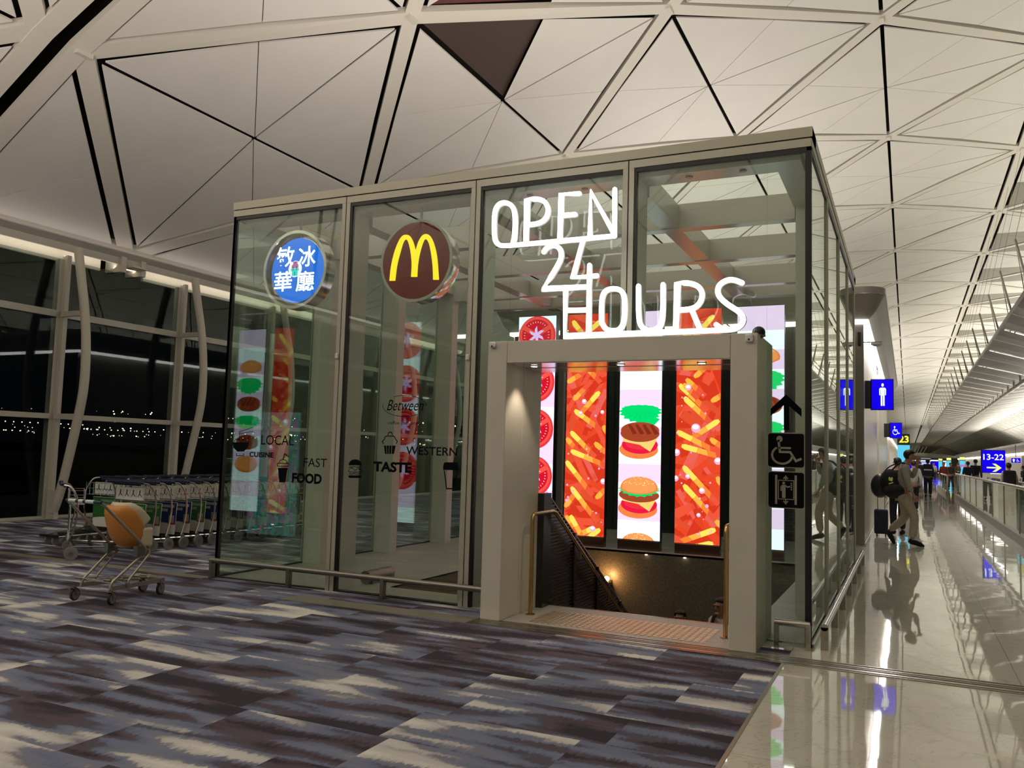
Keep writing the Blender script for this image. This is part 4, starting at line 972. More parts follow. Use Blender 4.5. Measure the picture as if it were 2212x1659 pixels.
SCR = [(-6.30, art_tomato(), 'tall screen of red tomato slices, leftmost of the row in the pavilion'),
       (-5.345, art_fries(4, [(.62, 3.85, -2.5, .5), (.08, 3.86, -.9, .36), (.6, 2.62, -2.3, .42), (.09, 1.93, -.75, .42), (.10, 1.60, -.35, .5), (.02, 1.42, -.85, .5), (.12, .98, -.85, .5), (.12, .50, -1., .4), (.66, .30, -2.5, .45), (.56, -.02 + .34, 3.6, .3), (.15, 2.3, -.6, .4), (.2, 3.2, -.8, .4)], [(.33, 2.45, .045), (.27, 2.25, .035), (.7, 1.1, .05), (.53, .3, .05), (.66, 2.27, .035), (.05, .75, .03)]), 'tall screen of french fries, directly right of the tomato screen'),
       (-4.385, art_burger(0), 'tall white screen of stacked burgers in the middle of the portal view'),
       (-3.42, art_fries(9, [(.05, 2.73, -.75, .42), (.13, 2.52, -.75, .42), (.70, 2.15, -2.55, .45), (.02, 1.96, -.45, .52), (.10, 1.73, -.25, .5), (.13, 1.40, -.8, .55), (.14, 1.10, -.8, .5), (.66, .42, -2.75, .5), (.62, .20, 3.4, .45), (.72, -.06 + .2, 3.9, .35), (.60, 3.85, -2.3, .5), (.1, 3.6, -.7, .4)], [(.33, 2.02, .075), (.02, 1.62, .06), (.69, 1.5, .06), (.2, 2.68, .05), (.21, 1.24, .04), (.44, 1.02, .05), (.01, 1.2, .05), (.39, .63, .035), (.52, .78, .03)]), 'tall screen of french fries, directly right of the burger screen'),
       (-2.445, art_burger(1), 'tall screen of separate burger layers, rightmost, half hidden by the portal')]
for x, A, lab in SCR:
    t = thing('led_screen', lab, 'screen', (x, 13.5, 0), group='tall LED screens in the pavilion')
    m = MB(); m.box(0, SC_W, .004, .14, SC_Z0 - .005, SC_Z1 + .01); m.build('housing', M['plastic_black'], t)
    m = MB(); m.box(0, SC_W, .0, .14, -.04, SC_Z0 - .006); m.build('base_panel', M['bronze'], t, bevel=.01)
    A.m.build('display', SMATS, t)
# advertising display behind the camera that mirrors in the left bay
t = thing('advert_display', 'colourful flower display whose reflection shows in the leftmost glass bay', 'screen', (-9.6, 3.97, 0))
m = MB(); m.box(-.55, .55, -.12, -.004, 0, 2.15); m.build('housing', M['plastic_black'], t)
mt, N, L, b = nt('flower_picture'); g = N.new('ShaderNodeNewGeometry'); mp = N.new('ShaderNodeMapping'); mp.inputs['Scale'].default_value = (14, 1, 4); n1 = N.new('ShaderNodeTexNoise'); n1.inputs['Scale'].default_value = 1.6; n1.inputs['Detail'].default_value = 8; n1.inputs['Distortion'].default_value = 1.5
L.new(g.outputs['Position'], mp.inputs[0]); L.new(mp.outputs[0], n1.inputs['Vector']); r = N.new('ShaderNodeValToRGB'); e = r.color_ramp.elements
e[0].position, e[0].color = .35, (.0, .03, .02, 1); e[1].position, e[1].color = .75, (.75, .7, .5, 1)
for p_, c_ in ((.44, (.01, .35, .12, 1)), (.5, (.02, .5, .35, 1)), (.56, (.25, .08, .5, 1)), (.62, (.7, .12, .2, 1))): q_ = e.new(p_); q_.color = c_
L.new(n1.outputs['Fac'], r.inputs[0]); b.inputs['Base Color'].default_value = (0, 0, 0, 1); L.new(r.outputs[0], b.inputs['Emission Color']); b.inputs['Emission Strength'].default_value = 1.6
m = MB(); m.quad((-.52, 0, .06), (.52, 0, .06), (.52, 0, 2.1), (-.52, 0, 2.1)); m.build('display', mt, t)

# low protective rails outside the glass
t = thing('bumper_rail', 'long low steel rail on short posts in front of the two left bays', 'rail', (-7.26, 7.38, 0))
m = MB(); m.tube([(-.03, 0, .205), (3.66, 0, .205)], .030, 14); m.build('tube', M['steel_dark'], t, True)
for x in (0, 1.12, 2.35): m = MB(); m.box(x - .02, x + .02, -.03, .03, 0, .2); m.build('post', M['steel_dark'], t)
t = thing('bumper_rail', 'short low steel rail at the right front corner of the pavilion', 'rail', (-1.0, 7.38, 0))
m = MB(); m.tube([(-.015, 0, .205), (.265, 0, .205)], .028, 14); m.build('tube', M['steel'], t, True)
for x in (0, .25): m = MB(); m.box(x - .018, x + .018, -.025, .025, 0, .2); m.build('post', M['steel'], t)
t = thing('bumper_rail', 'long low steel rail along the corridor side of the pavilion', 'rail', (-.63, 7.45, 0))
m = MB(); m.tube([(0, 0, .185), (0, 6.5, .185)], .030, 14); m.build('tube', M['steel'], t, True)
for i in range(7): m = MB(); m.box(-.03, .03, 1.06 * i, 1.06 * i + .05, 0, .185); m.build('post', M['steel'], t)
# ------------------------------------------------------------------ service block behind the pavilion
BX0, BX1, BY0, BY1 = -8.0, -.74, 16.9, 37.
def block(x0, x1, y0, y1, n, zt=4.2):
    m = MB(); m.box(x0 + .02, x1 - .14, y0, y0 + .1, 0, zt); struct(m.build('wall_block_front' + n, M['slate']))
    m = MB(); x = x0 + 1.2
    while x < x1 - .3: m.box(x, x + .012, y0 - .004, y0, 0, zt); x += 1.2
    for z in (2.4, ): m.box(x0, x1 - .14, y0 - .003, y0, z, z + .012)
    struct(m.build('trim_8%s0' % n, M['black']))
    m = MB()
    ys = [y0 + .1, y0 + 2.2, y0 + 4.0, y0 + 7.5, y0 + 9.2, y0 + 13, y1]
    for i, (a, b) in enumerate(zip(ys[:-1], ys[1:])): m.box(x1 - .12, x1 - (.12 if i == 3 else 0) + .0, a + .006, b - .006, .06, zt) if i != 3 else m.box(x1 - .5, x1 - .45, a, b, .0, zt)
    m.box(x0, x0 + .1, y0, y1, 0, zt); m.box(x0, x1, y1 - .1, y1, 0, zt)
    struct(m.build('wall_block_side' + n, M['cream']))
    m = MB(); m.box(x1 - .14, x1 + .01, y0 - .02, y0 + .1, 0, zt); struct(m.build('trim_8%s1' % n, M['steel_dark']))
    m = MB(); m.box(x1 - .16, x1 + .02, y0 - .05, y0, 0, .03); m.box(x1 - .02, x1 + .025, y0, y1, 0, .05); struct(m.build('baseboard_block' + n, M['steel']))
def canopy(x0, x1, y0, y1, label, zs=(4.14, 4.22, 4.66, 4.79)):
    """stadium shaped canopy: flared underside, rim and a light strip around the wall top"""
    t = thing('block_canopy', label, 'canopy', ((x0 + x1) / 2, (y0 + y1) / 2, zs[0]))
    cx, cy = (x0 + x1) / 2, (y0 + y1) / 2
    def ring(o, z, r):
        a, b, c, d = x0 - o - cx, x1 + o - cx, y0 - o - cy, y1 + o - cy; r = max(.02, r); P = []
        for ux, uy, s in ((b - r, d - r, 0), (a + r, d - r, 90), (a + r, c + r, 180), (b - r, c + r, 270)):
            P += [Vector((ux + r * math.cos(math.radians(s + 90 * i / 8)), uy + r * math.sin(math.radians(s + 90 * i / 8)), z - zs[0])) for i in range(9)]
        return P
    def loft(rings, name, mat, closed_top=False):
        m = MB(); n = len(rings[0])
        for i in range(len(rings) - 1): m.add(rings[i] + rings[i + 1], [(j, (j + 1) % n, n + (j + 1) % n, n + j) for j in range(n)])
        if closed_top: m.add(rings[-1], [tuple(range(n))])
        return m.build(name, mat, t, True)
    loft([ring(.10, zs[1], .1), ring(.24, zs[1] + .16, .22), ring(.36, zs[2] - .04, .34), ring(.38, zs[2], .36)], 'underside', M['canopy'])
    loft([ring(.37, zs[2] - .0, .35), ring(.40, zs[2] + .012, .38), ring(.40, zs[3] - .01, .38), ring(.39, zs[3], .37), ring(-.2, zs[3], .02)], 'rim', M['canopy_side'], True)
    loft([ring(.02, zs[0], .02), ring(.10, zs[0] + .02, .1), ring(.10, zs[1], .1)], 'light_strip', M['strip'])
    return t
block(BX0, BX1, BY0, BY1, '1')
canopy(BX0, BX1, BY0, BY1, 'flared grey canopy with a white light strip on the block right behind the pavilion')
m = MB(); m.box(-.05, .0, -.06, .04, -.12, .12); o = m.build('wall_speaker', M['plastic_black']); o.location = (BX1 - .04, BY0 - .02, 3.86); tag(o, 'small black box high on the grey corner post of the block', 'box')
t = thing('security_camera', 'small dome camera on a bracket near the top of the block corner', 'camera', (BX1, 16.7, 3.72))
m = MB(); m.box(0, .33, -.03, .03, .04, .055); m.build('bracket', M['steel_dark'], t)
m = MB(); m.lathe([(.10, .03), (.10, .0), (.05, -.03), (.0, -.035)], (.24, 0, 0), n=20); m.build('housing', M['white'], t, True)

def flag_sign(x, y, z, w, h, label, fn, depth=.09, face='sign_blue', grp=None):
    t = thing('projecting_sign', label, 'sign', (x, y, z))
    m = MB(); m.box(-.10, .06, -depth / 2, depth / 2 + .02, -h / 2 + .03, h / 2 - .03); m.build('bracket', M['plastic_black'], t)
    m = MB(); m.box(.04, .06 + w, -depth / 2, depth / 2, -h / 2, h / 2); m.build('box', M['plastic_black'], t, bevel=.004)
    m = MB(); m.quad((.06, -depth / 2 - .002, -h / 2 + .014), (.045 + w, -depth / 2 - .002, -h / 2 + .014), (.045 + w, -depth / 2 - .002, h / 2 - .014), (.06, -depth / 2 - .002, h / 2 - .014)); m.build('face', M[face], t)
    m = MB(); fn(m, lambda u, v: Vector((.06 + w * u, -depth / 2 - .004, -h / 2 + h * v))); m.build('pictogram', M['sign_white'], t)
flag_sign(BX1 + .06, 17.6, 2.86, .39, .60, 'blue lit washroom sign with a white man figure on the block wall', lambda m, p: man_shape(m, lambda u, v: p(.28 + .44 * u, .12 + .76 * v)))
flag_sign(BX1 + .25, 25.5, 2.45, .30, .44, 'blue lit wheelchair sign further along the block wall', lambda m, p: wheelchair(m, lambda u, v: p(.12 + .76 * u, .16 + .68 * v)))
# gate totem 23
t = thing('gate_totem', 'black gate sign with yellow 23 above a cyan screen beyond the block', 'sign', (-.07, 40, 0))
m = MB(); m.box(-.33, .16, 0, .25, 0, 2.82); m.build('body', M['slate'], t)
m = MB(); m.quad((-.33, -.004, 2.36), (.16, -.004, 2.36), (.16, -.004, 2.82), (-.33, -.004, 2.82)); m.build('number_panel', M['plastic_black'], t)
m = MB(); text_to(m, '23', (-.26, .12, 2.44, 2.74), lambda u, v: Vector((u, -.01, v)), .03); m.build('number', em('lit_number', (1, .85, .05), 1.2), t)
m = MB(); m.quad((-.33, -.004, 1.6), (.16, -.004, 1.6), (.16, -.004, 2.34), (-.33, -.004, 2.34)); m.build('screen', M['sign_cyan'], t)

# direction totem 13-22
t = thing('direction_sign', 'blue lit sign reading 13-22 with a yellow arrow beside the moving walkway', 'sign', (2.50, 31, .06))
m = MB(); m.box(-.36, -.33, 0, .1, 0, 2.0); m.build('post', M['plastic_black'], t)
m = MB(); m.box(-.34, .33, 0, .1, 1.26, 2.0); m.build('box', M['plastic_black'], t, bevel=.006)
m = MB(); m.quad((-.325, -.003, 1.28), (.32, -.003, 1.28), (.32, -.003, 1.985), (-.325, -.003, 1.985)); m.build('face', M['sign_blue'], t)
m = MB(); text_to(m, '13-22', (-.29, .28, 1.68, 1.87), lambda u, v: Vector((u, -.006, v)), .012); m.build('lettering', em('lit_lettering', (.95, 1, .75), 1.1), t)
m = MB(); arrow_shape(m, lambda u, v: Vector((-.20 + .42 * v, -.006, 1.435 + .13 * (1 - 2 * u)))); m.build('arrow', M['sign_yellow'], t)
m = MB(); m.quad((-.1, -.003, 1.235), (.28, -.003, 1.235), (.28, -.003, 1.26), (-.1, -.003, 1.26)); m.build('under_light', M['sign_white'], t)

# ------------------------------------------------------------------ moving walkway balustrades
def balustrade(x, y0, y1, label, zt=1.13):
    t = thing('walkway_balustrade', label, 'balustrade', (x, y0, 0)); L_ = y1 - y0
    m = MB(); m.tube([(0, 0, .15), (0, -.18, .5), (0, 0, zt), (0, L_, zt)], .035, 10); m.build('handrail', M['rubber'] if zt < 1. else M['steel'], t, True)
    m = MB(); m.box(-.006, .006, 0, L_, .18, zt - .02); m.build('glass_panel', M['glass_rail'], t)
    m = MB(); m.box(-.07, .07, -.1, L_, 0, .19); m.build('skirting', M['steel_dark'], t)
    for i in range(int(L_ // 3) + 1): m = MB(); m.box(-.02, .02, i * 3., i * 3. + .05, .19, zt); m.build('post', M['steel'], t)
balustrade(2.06, 14, 45, 'glass balustrade with steel rail nearest the corridor floor')
balustrade(3.6, 15, 48, 'glass balustrade on the far side of the first moving walkway', 1.0)
balustrade(5.0, 15, 48, 'third glass balustrade across the moving walkways', 1.0)
balustrade(1.8, 48, 62, 'short distant glass balustrade left of the walkway', 1.0)
struct(MB().box(2.15, 4.9, 14, 46, 0, .03).build('floor_walkway', M['steel_dark']))

# ------------------------------------------------------------------ hanging louvred wing under the roof spine
WY0, WY1 = -8.4, 420.
wing = thing('louvre_wing', 'long grey louvred metal wing hanging under the middle of the vault', 'ceiling wing', (5.46, 0, 5.98))
bay = 2.8; ps = MB(); fl = MB(); k = 0; SH = 2.
y = WY0
while y < WY1:
    for s in (-1, 1):
        w0, w1 = .16, 2.70
        g = .42 if k % 2 == 0 else .012
        f = lambda u, yy, up=0.: Vector((s * u, yy + (w1 - u) * SH, .0 + (u - .16) * .012 + up))
        wa, wb = (.30, 2.55) if k % 2 == 0 else (w0, w1)
        sag = -.05
        A_ = [f(w0, y), f(w0, y + g), f(wa, y + g), f(wa, y), f(wb, y), f(wb, y + g), f(w1, y + g), f(w1, y)]
        ps.add([f(w0, y + g), f(w1, y + g), f(w1, y + bay / 2, sag), f(w0, y + bay / 2, sag), f(w1, y + bay), f(w0, y + bay)], [(0, 1, 2, 3), (3, 2, 4, 5)])
        if k % 2 == 0: ps.add([f(w0, y), f(w0, y + g), f(wa, y + g), f(wa, y), f(wb, y), f(wb, y + g), f(w1, y + g), f(w1, y)], [(0, 1, 2, 3), (4, 5, 6, 7)])
        fl.add([f(w0, y - .04, -.012), f(w1, y - .04, -.012), f(w1, y, -.03), f(w0, y, -.03)], [(0, 1, 2, 3)])
    y += bay; k += 1
ps.build('louvre_panel', M['wing'], wing)['kind'] = 'stuff'; fl.build('rib', M['beam'], wing)['kind'] = 'stuff'
m = MB(); m.tube([(-.02, WY0, -.03), (-.02, WY1, -.03)], .07, 10); m.box(-.15, .15, WY0, WY1, .0, .03); m.build('keel', M['louvre'], wing, True)
for s in (-1, 1): m = MB(); m.box(s * 2.72 - .025, s * 2.72 + .025, WY0, WY1, -.02, .06); m.build('edge_rail', M['steel_dark'], wing)
y = 14.
while y < 80:
    m = MB(); m.tube([(-.42, y, .0), (-.42, y, -.26)], .05, 8); m.build('spot_tube', M['beam'], wing, True); y += bay
m = MB(); y = YA + BB / 2
while y < 130:
    for s in (-1, 1):
        m.tube([(s * 2.7, y + .3, .05), (s * 3.0, y, 1.2)], .03, 5); m.tube([(s * 3.0, y, 1.2), (s * 2.0, y, 5.9)], .005, 4); m.tube([(s * 2.7, y + 1.1, .05), (s * 3.0, y, 1.2)], .012, 4)
    y += BB / 2
m.build('hanger', M['steel_dark'], wing)['kind'] = 'stuff'

# ------------------------------------------------------------------ shops and gates far down the concourse
struct(MB().box(6.2, 13, 50, 128, 0, 2.35).build('wall_block_right', M['cream']))
struct(MB().box(6.19, 6.2, 57, 58.5, 0, 2.2).build('trim_901', M['slate']))
canopy(6.2, 13, 50, 128, 'distant low canopy with a wavy white light strip at the far right', (2.28, 2.38, 2.75, 2.9))
struct(MB().box(-7.33, -1.1, 62, 120, 0, 3.2).build('wall_block_left', M['cream']))
canopy(-7.2, -1.1, 62, 120, 'distant canopy with a light strip further along the left side', (3.2, 3.3, 3.6, 3.7))
t = thing('far_canopy', 'low grey lens-shaped canopy across the far end of the concourse', 'canopy', (2.0, 150, 2.6))
m = MB(); m.lathe([(.1, .7), (3., .6), (5.2, .25), (5.4, .1), (5.2, .0), (.1, -.05)], n=40); m.build('roof', M['canopy'], t, True)
m = MB()
for i in range(5): m.tube([(-1.6 + i * .45, 0, .6), (-1.2 + i * .5, 0, 1.7)], .05, 6)
m.build('mast', M['white'], t)
shops = [(.6, 152, 1.5, 1.5, 'sign_blue', 'blue'), (2.5, 152, 1.5, 1.6, 'sign_shop', 'blue white'), (4.1, 152, 1.6, 1.2, 'sign_blue', 'deep blue'), (5.6, 150, 1.5, .8, 'sign_white', 'white'), (3.0, 170, 1.9, 1.4, 'sign_cyan', 'cyan'), (6.1, 160, 1.4, .5, 'sign_white', 'small white'), (-.6, 140, 1.7, 1.0, 'sign_shop', 'pale blue')]
for i, (x, y, z, w, mt_, cn) in enumerate(shops):
    t = thing('shop_light_box', '%s lit shop panel at the far end of the concourse, %s from the left' % (cn, ('second', 'third', 'fourth', 'fifth', 'sixth', 'last', 'first')[i]), 'shop sign', (x, y, 0))
    m = MB(); m.box(-w / 2 - .1, w / 2 + .1, .02, .4, 0, z + .9); m.build('frame', M['slate'], t)
    m = MB(); m.box(-w / 2, w / 2, -.01, .02, z - .8, z + .35); m.build('panel', M[mt_], t)
    m = MB(); m.box(-w / 2 - .1, w / 2 + .1, -.02, .02, z + .45, z + .65); m.build('header', M['sign_white'], t)
for i, (x, y, n, c) in enumerate(((4.65, 118, '25', 'cyan'), (5.2, 100, '26', 'cyan and pink'), (4.4, 140, '27', 'distant cyan'))):
    t = thing('gate_totem', '%s gate display with a small yellow number, %s right of the far shops' % (c, ('first', 'second', 'third')[i]), 'sign', (x, y, 0))
    m = MB(); m.box(-.27, .27, 0, .2, 0, 2.45); m.build('body', M['slate'], t)
    m = MB(); m.quad((-.25, -.01, .6), (.25, -.01, .6), (.25, -.01, 2.02), (-.25, -.01, 2.02)); m.build('screen', M['sign_cyan'], t)
    if i == 1: m = MB(); m.quad((-.25, -.015, 1.35), (.25, -.015, 1.35), (.25, -.015, 1.6), (-.25, -.015, 1.6)); m.build('screen_band', M['sign_pink'], t)
    m = MB(); m.quad((-.25, -.015, 2.1), (.25, -.015, 2.1), (.25, -.015, 2.4), (-.25, -.015, 2.4)); m.build('number_panel', M['sign_yellow'], t)
t = thing('projecting_sign', 'small distant blue sign with wheelchair figure right of the 13-22 sign', 'sign', (5.03, 50, 1.87))
m = MB(); m.box(-.2, .2, 0, .08, -.12, .12); m.build('face', M['sign_blue'], t)
m = MB(); wheelchair(m, lambda u, v: Vector((.0 + .17 * u, -.01, -.09 + .18 * v))); man_shape(m, lambda u, v: Vector((-.18 + .16 * u, -.01, -.09 + .18 * v))); m.build('pictogram', M['sign_white'], t)
m = MB(); m.tube([(.0, .04, .16), (.0, .04, .8)], .02, 6); m.build('hanger', M['steel_dark'], t)
# ------------------------------------------------------------------ luggage trolleys
def make_trolley(name_label, flip=False):
    t = thing('luggage_trolley', name_label, 'trolley', (0, 0, 0), 0, 'nested luggage trolleys')
    for s in (-1, 1):                          # curved side frames
        m = MB(); m.tube(smooth_path([(s * .33, -.12, .955), (s * .37, -.02, .93), (s * .40, .055, .80), (s * .42, .075, .60), (s * .43, .04, .38), (s * .44, -.02, .20)], 4), .0125, 8)
        m.build('side_frame', M['chrome'], t, True)
        w = MB(); w.lathe([(.082, -.018), (.086, -.012), (.086, .012), (.082, .018)], (s * .445, .03, .086), 'x', 22); wo = w.build('wheel', M['wheel'], t, True)
        h = MB(); h.lathe([(.028, -.022), (.028, .022)], (s * .445, .03, .086), 'x', 12); h.build('hub', M['steel_dark'], wo, True)
        k = MB(); k.prism([(s * .425, -.03, .24), (s * .425, .02, .24), (s * .425, .085, .12), (s * .425, .05, .07), (s * .425, .0, .10)], (s * .012, 0, 0)); k.build('fork', M['wheel'], t)
        m = MB(); m.tube([(s * .40, .02, .17), (s * .33, .35, .15), (s * .22, .95, .13)], .0125, 6); m.build('base_rail', M['chrome'], t, True)
    m = MB(); m.tube(round_path([(-.33, -.10, .958), (-.34, -.13, .965), (.34, -.13, .965), (.33, -.10, .958)], .03), .021, 10); m.build('handle', M['navy_grip'], t, True)
    m = MB(); m.tube([(-.25, -.085, .93), (.25, -.085, .93)], .014, 8); m.tube([(-.25, -.085, .93), (-.26, -.13, .96)], .01, 6); m.tube([(.25, -.085, .93), (.26, -.13, .96)], .01, 6); m.build('brake_bar', M['navy_grip'], t, True)
    m = MB()                                   # wire basket
    for z in (.70, .79, .88):
        m.tube([(-.29, -.02, z), (.29, -.02, z), (.29, .16, z), (-.29, .16, z)], .004, 5, closed=True)
    for i in range(8):
        x = -.29 + .58 * i / 7; m.tube([(x, -.02, .89), (x, -.02, .70), (x, .16, .70), (x, .16, .89)], .003, 4)
    m.build('basket', M['chrome'], t)
    m = MB(); m.box(-.28, .28, -.032, -.026, .71, .885); sg = m.build('notice_panel', M['ad_white'], t)
    m = MB()
    for i in range(4):
        x = -.24 + i * .13; line_quads(m, [(x + .02, .76), (x + .05, .80), (x + .09, .765)], .012, lambda u, v: Vector((u, -.034, v)))
        line_quads(m, [(x + .05, .80), (x + .055, .845)], .02, lambda u, v: Vector((u, -.034, v))); line_quads(m, [(x + .115, .74), (x + .115, .86)], .004, lambda u, v: Vector((u, -.034, v)))
    m.build('diagrams', M['plastic_black'], sg)
    m = MB(); m.prism([(-.31, -.005, .66), (.31, -.005, .66), (.285, -.005, .19), (-.285, -.005, .19)], (0, .008, 0)); b = m.build('poster_board', M['ad_white'], t)
    m = MB(); P = [(-.305, .655), (.305, .655), (.296, .345)] + [(.296 - .592 * i / 8, .335 + .022 * math.sin(i / 8 * PI * 1.1)) for i in range(9)]
    m.add([Vector((u, -.0075, v)) for u, v in P], [tuple(range(len(P)))]); m.build('poster_field', M['green_ad'], b)
    m = MB()
    for j, (n_, z) in enumerate(((9, .585), (6, .525))):
        for i in range(n_):
            x = -.12 + i * .043; h = .034
            f = lambda u, v: Vector((x + u * .036, -.0095, z + v * h))
            for a in ((.0, .1), (.45, .5), (.85, .95)): line_quads(m, [(0., a[0]), (1, a[1])], .17, f)
            line_quads(m, [(.5, 0), (.45 + .1 * (i % 3), 1)], .18, f); line_quads(m, [(.1, 0), (.15, .5 + .5 * (i % 2))], .14, f)
    m.build('lettering', M['ad_text'], b)
    m = MB(); m.quad((.16, -.009, .36), (.27, -.009, .36), (.27, -.009, .47), (.16, -.009, .47)); m.build('poster_card', M['ad_skin'], b)
    m = MB(); m.quad((.15, -.0092, .335), (.28, -.0092, .335), (.28, -.0092, .358), (.15, -.0092, .358)); m.build('poster_stripe', M['ad_red'], b)
    if flip:
        for o_ in (sg, b): o_.rotation_euler = (0, 0, PI)
        sg.location = (0, -.02, 0)
    for q_ in ((-.34, .34, .0, .06, .15, .20), (-.30, .30, .25, .29, .13, .17), (-.2, .2, .88, .95, .11, .15)): MB().box(*q_).build('platform_bar', M['plastic_black'], t)
    for s in (-.08, .08):
        w = MB(); w.lathe([(.055, -.014), (.058, 0), (.055, .014)], (s, .9, .058), 'x', 16); w.build('front_wheel', M['wheel'], t, True)
    return t
T = make_trolley('green poster luggage trolley at the near end of the right row')
T.location = (-10.08, 8.61, 0)
order = 'ggbbgbgbgbbgb'
orden = ('nearest', 'second', 'third', 'fourth', 'fifth', 'sixth', 'seventh', 'eighth', 'ninth', 'tenth', 'eleventh', 'twelfth', 'thirteenth')
for i in range(1, 13):
    c = order[i]
    r = dup(T, (-10.08, 8.61 + .28 * i, 0), 0, '%s poster luggage trolley, %s from the near end of the right row' % ('green' if c == 'g' else 'blue', orden[i]))
    if c == 'b':
        for ch in r.children:
            if ch.name.startswith('poster_board'):
                for g in ch.children:
                    if g.name.startswith('poster_field'): g.data = g.data.copy(); g.data.materials[0] = M['blue_ad']
                    if g.name.startswith('lettering'): g.data = g.data.copy(); g.data.materials[0] = M['ad_white']
T2 = make_trolley('luggage trolley in the left row beside the windows, nearest the camera', True); T2.location = (-11.36, 9.25, 0); T2.rotation_euler = (0, 0, PI)
for i in range(1, 11):
    dup(T2, (-11.36, 9.25 + .285 * i, 0), PI, 'luggage trolley in the left row beside the windows, %s from the near end' % orden[i])
dup(T, (-10.10, 7.66, 0), -.62, 'single luggage trolley turned sideways in front of the two nested rows')['group'] = ''
for o in COL.objects:
    if o.get('group') == '': del o['group']

# ------------------------------------------------------------------ trolley with a child seat
ct = thing('child_seat_trolley', 'trolley with an orange and ivory child seat standing alone on the carpet', 'trolley', (-7.05, 6.0, 0))
def W3(x, y, z): return Vector((x + 7.05, y - 6.0, z))
R_, L_ = -6.83, -7.28
m = MB()
m.tube(round_path([W3(R_, 5.50, .965), W3(R_, 6.01, .53), W3(R_ + .0, 6.06, .47), W3(-6.86, 5.70, .20), W3(-6.86, 5.68, .13)], .06), .0135, 10)
m.build('main_tube', M['cart_tube'], ct, True)
m = MB(); m.tube(round_path([W3(L_ - .02, 5.50, .965), W3(L_, 5.99, .52), W3(L_, 6.03, .46), W3(-7.26, 5.70, .20), W3(-7.26, 5.68, .13)], .06), .0135, 10); m.build('main_tube', M['cart_tube'], ct, True)
for xx in (R_ - .0, L_ + .0):
    m = MB(); m.tube(round_path([W3(xx + .02, 6.06, .49), W3(xx + .02, 6.08, .44), W3(xx + .0, 5.86, .20), W3(xx + .0, 5.86, .13)], .05), .0115, 8); m.build('leg_tube', M['cart_tube'], ct, True)
m = MB(); m.tube([W3(L_ - .03, 5.50, .965), W3(R_ + .01, 5.50, .965)], .0165, 12); hd = m.build('handle', M['navy_grip'], ct, True)
for a, b in ((-7.27, -7.17), (-7.13, -7.07), (-7.03, -6.92)):
    m = MB(); m.tube([W3(a, 5.50, .966), W3(b, 5.50, .966)], .0178, 12); m.build('grip_label', M['pale_green'], hd, True)
m = MB(); m.tube([W3(L_, 6.02, .485), W3(R_, 6.02, .485)], .011, 8); m.tube([W3(L_, 6.05, .44), W3(R_, 6.05, .44)], .008, 8); m.box(.17, .23, -.06, .06, .42, .52); m.box(-.25, -.2, -.05, .05, .44, .52); m.build('seat_support', M['steel_dark'], ct, True)
def rl(a, b, z0, z1, w=.012):
    m = MB(); a, b = Vector(a), Vector(b); n = Vector((-(b - a).y, (b - a).x, 0)).normalized() * w; m.prism([a - n + Vector((0, 0, z0)), a + n + Vector((0, 0, z0)), a + n + Vector((0, 0, z1)), a - n + Vector((0, 0, z1))], b - a); m.build('base_rail', M['cart_tube'], ct)
rl(W3(-6.84, 5.68, 0), W3(-6.90, 6.36, 0), .125, .165); rl(W3(-7.27, 5.68, 0), W3(-7.18, 6.36, 0), .125, .165); rl(W3(-6.90, 6.345, 0), W3(-7.18, 6.345, 0), .13, .16)
m = MB()
for i in range(6):
    y = 5.72 + i * .11; m.tube([W3(-7.24 + i * .01, y, .19), W3(-6.87 - i * .005, y, .19)], .004, 5)
for x in (-7.2, -7.06, -6.92): m.tube([W3(x, 5.66, .215), W3(x, 6.33, .185)], .004, 5)
m.tube([W3(-7.27, 5.62, .225), W3(-6.87, 5.62, .225)], .006, 6); m.tube([W3(-7.27, 5.62, .225), W3(-7.25, 5.75, .18)], .006, 6)
m.tube(round_path([W3(-6.89, 5.70, .16), W3(-6.89, 5.74, .23), W3(-6.85, 5.82, .23), W3(-6.85, 5.86, .16)], .02), .006, 6)
m.build('wire_rack', M['cart_tube'], ct)
for x, y, a in ((-6.81, 5.67, .3), (-7.285, 5.64, .2), (-6.9, 6.32, .25), (-7.17, 6.34, .1)):
    m = MB(); p = W3(x, y, 0); m.lathe([(.05, -.012), (.058, -.011), (.06, 0), (.058, .011), (.05, .012)], (0, 0, .06), 'x', 24); wo = m.build('wheel', M['rubber'], ct, True, loc=p); wo.rotation_euler = (0, 0, a)
    m = MB(); m.lathe([(.048, -.0135), (.012, -.016), (.012, .016), (.048, .0135)], (0, 0, .06), 'x', 24); m.build('hub', M['wheel'], wo, True)
    m = MB(); m.tube([(0, -.02, .14), (0, -.02, .12)], .018, 8); m.prism([(.017, -.04, .125), (.017, .0, .125), (.017, .01, .055), (.017, -.01, .05)], (.003, 0, 0)); m.prism([(-.02, -.04, .125), (-.02, .0, .125), (-.02, .01, .055), (-.02, -.01, .05)], (.003, 0, 0)); m.box(-.02, .02, -.04, .0, .12, .128); m.build('fork', M['steel_dark'], wo)
# seat shell: profile stations from the head to the knees; each is an arc


